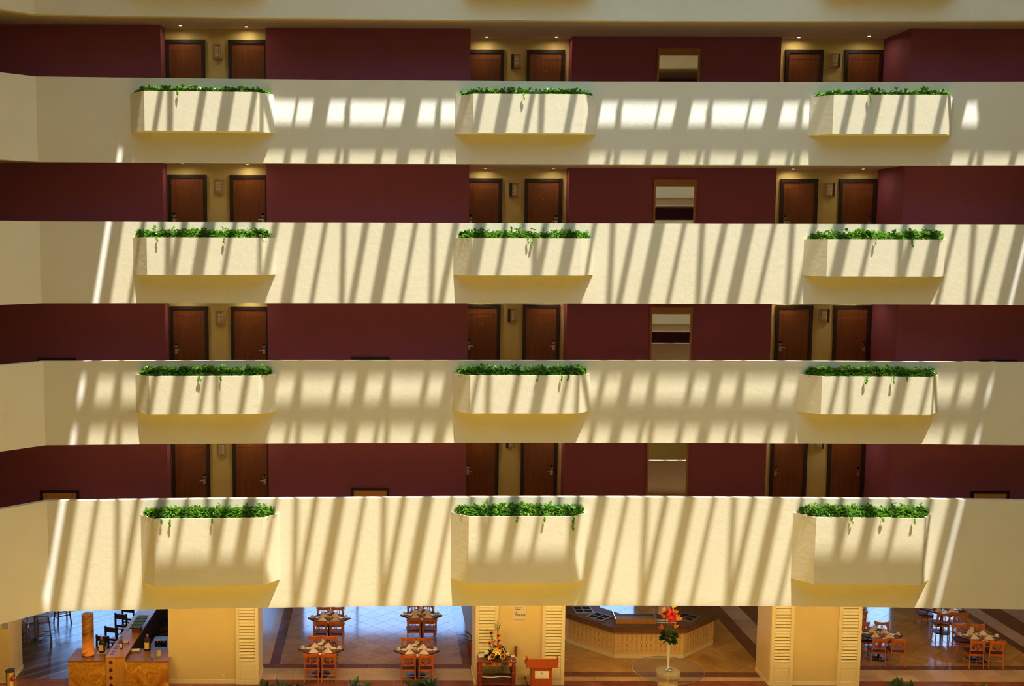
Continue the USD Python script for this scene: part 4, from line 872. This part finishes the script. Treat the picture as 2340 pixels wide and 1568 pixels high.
xs = np.linspace(-cw + 0.14, cw - 0.14, 15); P("weave", MB().prism(Polygon([(x, 0.19 + 0.012 * math.sin(9 * x)) for x in xs] + [(xs[-1], 0), (xs[0], 0)]), -0.12, 0.12).xform([[1, 0, 0], [0, 0, -1], [0, 1, 0]]), "cloth_dark", sb)
P("rim", MB().tube([(x, -0.12, 0.19 + 0.012 * math.sin(9 * x)) for x in xs], 0.012, 6), "paper", sb)
for nm, px, py, wd in (("pale booklet at the left end of the console top", 1099, 1494, 0.09), ("pale booklet at the right end of the console top", 1170, 1494, 0.055)):
    q = atZ(px, py, 0.902); q[1] = cy + 0.08
    b = T("booklet", nm, "booklet", (q[0], q[1], 0.901)); P("cover", MB().box(-wd, wd, -0.05, 0.08, 0, 0.035, 0.003), "paper", b); P("print", MB().box(-wd * 0.6, wd * 0.6, -0.052, -0.049, 0.01, 0.022), "ink", b)
q = (cx + cw + 0.03, YW0 - 0.06)
hr = T("magazine_rack", "dark red folder in a wire rack hanging beside the console", "rack", (q[0], q[1], 0)); P("folder", MB().box(-0.035, 0.04, -0.03, 0.02, 0.86, 1.16, 0.004), "red_wood", hr); P("wire_frame", MB().tube([(-0.03, -0.04, 0.84), (0.07, -0.04, 0.80), (0.08, -0.04, 0.55), (-0.01, -0.04, 0.55), (-0.03, -0.04, 0.84)], 0.006, 5), "cream_chair", hr); P("pocket", MB().box(-0.02, 0.05, -0.03, 0.04, 0.58, 0.76), "paper", hr)
rnd = random.Random(11)
fa = T("flower_arrangement", "tall arrangement of sunflowers, lilies and a red rose on the red console table", "flowers", (cx + 0.02, cy - 0.02, 0.902))
P("bowl", MB().lathe([(0, 0), (0.20, 0), (0.25, 0.05), (0.24, 0.09), (0, 0.09)], sides=22), "dark_frame", fa)
m = MB()
for i in range(420):
    a = rnd.uniform(0, 6.28); r = 0.26 * math.sqrt(rnd.random()); z = 0.06 + (0.30 - r) * rnd.random() * 1.3; leaf(m, (r * math.cos(a) * 1.15, r * math.sin(a) * 0.7, z), a + rnd.gauss(0, 0.8), rnd.uniform(-0.4, 1.0), rnd.uniform(0.05, 0.10), rnd.gauss(0, 0.5))
for i in range(30): leaf(m, (0.15 + rnd.gauss(0, 0.04), -0.22, 0.06 - 0.012 * i), rnd.uniform(-2.4, -0.7), -0.9, 0.055)
P("greenery", m, "dark_leaf", fa, kind="stuff")
m = MB()
for i in range(150): m.ball((rnd.gauss(0.06, 0.17), rnd.gauss(-0.12, 0.06), 0.05 + abs(rnd.gauss(0.15, 0.13))), rnd.uniform(0.008, 0.016), 0)
P("filler_blossom", m, "petal_pale", fa, kind="stuff")
def px_local(px, py, dy=-0.2):
    q = atY(px, py, cy + dy); return np.array([q[0] - cx - 0.02, dy + 0.02, q[2] - 0.902])
for px, py, s in ((1125, 1501, 0.085), (1149, 1500, 0.09), (1156, 1489, 0.055), (1140, 1464, 0.075), (1138.5, 1453, 0.08), (1123, 1446.5, 0.07), (1119, 1470, 0.07)):
    c = px_local(px, py, -0.22 if py > 1480 else -0.08); m = MB()
    for q in range(13):
        a = 2 * PI * q / 13; d = np.array([math.cos(a), 0, math.sin(a)]); n = np.array([-d[2], 0, d[0]])
        m.add([c + d * s * 0.35, c + d * s * 0.75 + n * s * 0.2 + [0, -0.01, 0], c + d * s * 1.05 + [0, 0.0, 0], c + d * s * 0.75 - n * s * 0.2 + [0, -0.01, 0]], [(0, 1, 2), (0, 2, 3)])
    f = P("sunflower", m, "petal_orange", fa); P("flower_eye", MB().ball(c + [0, -0.008, 0], s * 0.46, 1, (1, 0.4, 1)), "seed", f); P("flower_stalk", MB().tube([c + [0, 0.012, 0], (c[0] * 0.7, -0.02, c[2] * 0.5 + 0.05), (c[0] * 0.4, 0, 0.05)], 0.006, 5), "stem", f)
c = px_local(1135, 1488, -0.26); m = MB()
for q in range(6): leaf(m, c, 0, 0, 0.0001); 
for q in range(6):
    a = 2 * PI * q / 6 + 0.3; d = np.array([math.cos(a), -0.25, math.sin(a)]); n = np.array([-math.sin(a), 0, math.cos(a)])
    m.add([c, c + d * 0.08 + n * 0.035, c + d * 0.15, c + d * 0.08 - n * 0.035, c + d * 0.08 + [0, 0.015, 0]], [(0, 1, 4), (1, 2, 4), (2, 3, 4), (3, 0, 4)])
P("lily", m, "petal_yellow", fa)
for px, py in ((1112, 1490), (1160, 1494), (1119, 1503)):
    c = px_local(px, py, -0.2); m = MB()
    for q in range(6):
        a = 2 * PI * q / 6; d = np.array([math.cos(a), -0.25, math.sin(a)]); n = np.array([-math.sin(a), 0, math.cos(a)])
        m.add([c, c + d * 0.04 + n * 0.018, c + d * 0.075, c + d * 0.04 - n * 0.018], [(0, 1, 2), (0, 2, 3)])
    P("small_lily", m, "petal_pale", fa)
c = px_local(1141, 1477, -0.2); m = MB()
for q in range(22):
    a = q * 2.4; r = 0.012 + 0.0022 * q; leaf(m, c + np.array([r * math.cos(a), -0.03 + 0.001 * q, r * math.sin(a)]), a, 0.3, 0.035, 1.2)
m.ball(c, 0.04, 2); P("rose", m, "petal_red", fa)
for px, py, dx in ((1117.5, 1443, -0.03), (1128, 1468, 0.03), (1123, 1479, -0.03), (1124, 1470, 0.02)):
    c = px_local(px, py, -0.06); m = MB()
    for q in range(5): leaf(m, c, (PI if dx < 0 else 0) + rnd.gauss(0, 0.4), rnd.uniform(0.2, 1.2), 0.07, 0.4)
    P("bird_of_paradise", m, "petal_flame", fa); 
for px0, py0, px1, py1 in ((1136, 1475, 1136, 1417), (1134, 1460, 1131, 1425), (1136, 1450, 1142, 1426), (1125, 1478, 1122, 1448)):
    a, b = px_local(px0, py0, -0.06), px_local(px1, py1, -0.03); m = MB().tube([a, (a + b) / 2 + [0.01, 0, 0], b], [0.008, 0.006, 0.003], 5)
    for q in range(9): leaf(m, a + (b - a) * (0.45 + 0.06 * q), 0 if q % 2 else PI, 0.8, 0.06)
    P("branch", m, "dark_leaf", fa)
for px, py in ((1137, 1432), (1141, 1429), (1135, 1440)):
    c = px_local(px, py, -0.05); m = MB()
    for q in range(4): leaf(m, c, rnd.uniform(0, 6.28), 0.9, 0.06, 0.3)
    P("yellow_bud", m, "petal_yellow", fa)

p0, p1 = atZ(1204, 1506, 1.12), atZ(1275, 1506, 1.12)
px_, py_, pw = (p0[0] + p1[0]) / 2, p0[1], (p1[0] - p0[0]) / 2
t = T("podium", "red-brown wooden host podium with a pale emblem plate in front of the middle pier", "podium", (px_, py_ + 0.2, 0))
bw_ = pw * 0.66
P("stand", MB().box(-bw_, bw_, -0.16, 0.2, 0.04, 0.86, 0.006), "podium", t); P("foot", MB().box(-bw_ - 0.04, bw_ + 0.04, -0.2, 0.24, 0, 0.05, 0.006), "podium", t)
P("desk_box", MB().add([(x, y, z) for x in (-pw, pw) for y, z in ((-0.2, 0.86), (-0.2, 1.12), (0.3, 0.89), (0.3, 0.86))], [(0, 1, 2), (0, 2, 3), (4, 6, 5), (4, 7, 6), (0, 4, 5), (0, 5, 1), (1, 5, 6), (1, 6, 2), (2, 6, 7), (2, 7, 3), (3, 7, 4), (3, 4, 0)]), "podium", t)
for s in (-1, 1): P("side_lip", MB().box(*sorted((s * (pw - 0.02), s * (pw + 0.015))), -0.2, -0.08, 1.06, 1.155), "podium", t)
P("front_ledge", MB().box(-pw + 0.03, pw - 0.03, -0.21, -0.19, 1.11, 1.135), "honey_wood", t)
pl = P("emblem_plate", MB().box(-0.195, 0.195, -0.172, -0.16, 0.545, 0.755, 0.003), "paper", t)
em = MB().lathe([(0.028, 0), (0.036, 0), (0.036, 0.002), (0.028, 0.002), (0.028, 0)], sides=24).lathe([(0, 0), (0.006, 0), (0.006, 0.002), (0, 0.002)], sides=8)
for q in range(5): a = 2 * PI * q / 5; em.lathe([(0.009, 0), (0.013, 0), (0.013, 0.002), (0.009, 0.002), (0.009, 0)], cx=0.017 * math.cos(a), cy=0.017 * math.sin(a), sides=12)
P("emblem", em.xform([[1, 0, 0], [0, 0, -1], [0, 1, 0]], (0, -0.172, 0.697)), "emblem", pl)
scr = MB(); x = -0.145
rr = random.Random(3)
for q in range(24):
    h = rr.choice((0.012, 0.014, 0.014, 0.022)); y = 0.607
    if q == 13: x += 0.02
    scr.tube([(x, -0.1725, y), (x + 0.004, -0.1725, y + h), (x + 0.008, -0.1725, y)], 0.0016, 4); x += 0.0112
for q in range(12): scr.box(-0.055 + 0.0092 * q, -0.055 + 0.0092 * q + 0.005, -0.1735, -0.172, 0.574, 0.581)
P("script_lettering", scr, "emblem", pl, kind="stuff")

s0, s1 = atY(1173, 1395, YW0), atY(1203, 1419, YW0)
sx, sw = (s0[0] + s1[0]) / 2, (s1[0] - s0[0]) / 2
t = T("restaurant_sign", "pale gold wall sign with black lettering on the middle pier", "sign", (sx, YW0 - 0.004, s1[2]))
P("plate", MB().box(-sw, sw, -0.016, 0, 0, 0.50, 0.003), "sign", t)
def words(txt, h, x, z, bold=True):
    m = meshkit.text_mesh(txt, h, 0.002, bold); mb = MB().add(m.vertices, m.faces).xform([[1, 0, 0], [0, 0, -1], [0, 1, 0]])
    return mb.move((x, -0.0165, z))
def fit(txt, h, width, x, z):
    mb = words(txt, h, 0, 0); v, f = mb.arr(); w = v[:, 0].max() - v[:, 0].min(); v = v.copy(); v[:, 0] = (v[:, 0] - v[:, 0].min()) * (width / w); return MB().add(v + [x, 0, z], f)
P("lettering", fit("Restaurant", 0.030, 0.20, -sw + 0.035, 0.375), "ink", t); P("lettering", fit("Cafetería", 0.030, 0.17, -sw + 0.035, 0.33), "ink", t)
P("lettering", fit("LA", 0.050, 0.085, -sw + 0.03, 0.225), "ink", t); P("lettering", fit("TERRAZA", 0.050, 2 * sw - 0.06, -sw + 0.03, 0.145), "ink", t); P("lettering", fit("De 6:30 a 10:30 hrs.", 0.022, 2 * sw - 0.07, -sw + 0.03, 0.03), "ink", t)
for nm, px, py, plug in (("wall outlet with a dark plug and cord beside the podium", 1200.5, 1549, True), ("small blank wall outlet on the left pier beside its shutter", 509, 1547, False)):
    q = atY(px, py, YW0); t = T("outlet", nm, "outlet", (q[0], YW0 - 0.001, q[2])); P("cover_plate", MB().box(-0.045, 0.045, -0.012, 0, -0.07, 0.07, 0.003), "outlet", t)
    if plug: P("plug", MB().box(-0.025, 0.02, -0.06, -0.012, -0.01, 0.04, 0.006), "iron", t); P("cord", MB().tube([(0.0, -0.05, 0.0), (0.02, -0.05, -0.06), (0.05, -0.03, -0.16), (0.05, -0.03, -q[2] + 0.01)], 0.008, 6), "iron", t)

# ------------------------------------------------------------------ lobby plants along the lower edge
def bush(label, cat, px, py_top, Y, material, n, spread, L, wid, seed, up=0.9, name="potted_plant", pot=True):
    rnd = random.Random(seed); top = atY(px, py_top, Y); H = top[2] + 0.12 * L
    t = T(name, label, cat, (top[0], Y, 0), 0)
    pot_h = max(0.2, H - L * 0.85)
    P("pot", MB().lathe([(0, 0), (0.18, 0), (0.24, pot_h * 0.9), (0.25, pot_h), (0.22, pot_h), (0.21, pot_h - 0.04), (0, pot_h - 0.04)], sides=22), "pot_red", t)
    crowns = 1 if n < 40 else 4
    cr = [np.array([0.0, 0.0, 0.0])] + [np.array([0.30 * spread * math.cos(2.1 * q + seed), 0.16 * math.sin(2.1 * q + seed), -0.10 * rnd.random()]) for q in range(1, crowns)]
    for q, c0_ in enumerate(cr): P("stem", MB().tube([(0.2 * c0_[0], 0.2 * c0_[1], pot_h - 0.06), (0.7 * c0_[0], 0.7 * c0_[1], pot_h + 0.02), (c0_[0], c0_[1], pot_h + 0.10 + c0_[2])], 0.014, 6), "stem", t)
    for i in range(n):
        a = rnd.uniform(0, 6.28); e = rnd.uniform(0.2, 1.35) if up > 0.5 else rnd.uniform(0.1, 1.2); ln = L * rnd.uniform(0.6, 1.0) * (0.78 if crowns > 1 else 1.1)
        x0 = np.array([rnd.gauss(0, 0.02), rnd.gauss(0, 0.02), pot_h + 0.06 * (crowns > 1)]) + cr[i % crowns]; d = np.array([math.cos(a) * math.cos(e) * spread, math.sin(a) * math.cos(e) * spread, math.sin(e)]); s = np.array([-math.sin(a), math.cos(a), 0.0])
        m = MB(); pts, k = [], 7
        for q in range(k):
            u = q / (k - 1); c = x0 + d * ln * u - np.array([0, 0, 0.62 * ln * u * u * math.cos(e)]) + d * [1, 1, 0] * 0.25 * ln * u * u; w = wid * math.sin(PI * min(1, 0.12 + 0.88 * u)) ** 0.8
            pts += [c + s * w / 2, c + np.array([0, 0, -0.1 * w]), c - s * w / 2]
        f = []
        for q in range(k - 1):
            A = 3 * q; f += [(A, A + 1, A + 4), (A, A + 4, A + 3), (A + 1, A + 2, A + 5), (A + 1, A + 5, A + 4)]
        m.add(pts, f); P("leaf", m, material, t)
bush("broad-leaved dark green plant by the left pier, at the lower edge", "plant", 655, 1546, 28.4, "dark_leaf", 40, 1.0, 0.62, 0.105, 21)
bush("second broad-leaved dark green plant right against the left pier", "plant", 610, 1553, 28.5, "dark_leaf", 30, 0.9, 0.5, 0.095, 22)
bush("yellow and green croton between the two front dining tables", "plant", 815, 1547, 28.4, "croton_leaf", 46, 0.9, 0.38, 0.065, 23)
bush("arching palm-like plant in front of the front right table, left dining bay", "plant", 967, 1536, 28.3, "dark_leaf", 95, 1.1, 0.66, 0.05, 24, up=0.3)
bush("dark green leafy plant in front, right dining bay", "plant", 2060, 1545, 28.5, "dark_leaf", 60, 1.1, 0.60, 0.10, 25)
bush("small bright green plant at the lower edge, right dining bay", "plant", 2249, 1561, 28.5, "bright_leaf", 26, 0.9, 0.35, 0.05, 26)
bush("small dark plant half hidden behind the middle pier, beside the left dining bay", "plant", 1084, 1428, 32.0, "dark_leaf", 22, 0.9, 0.75, 0.05, 27)
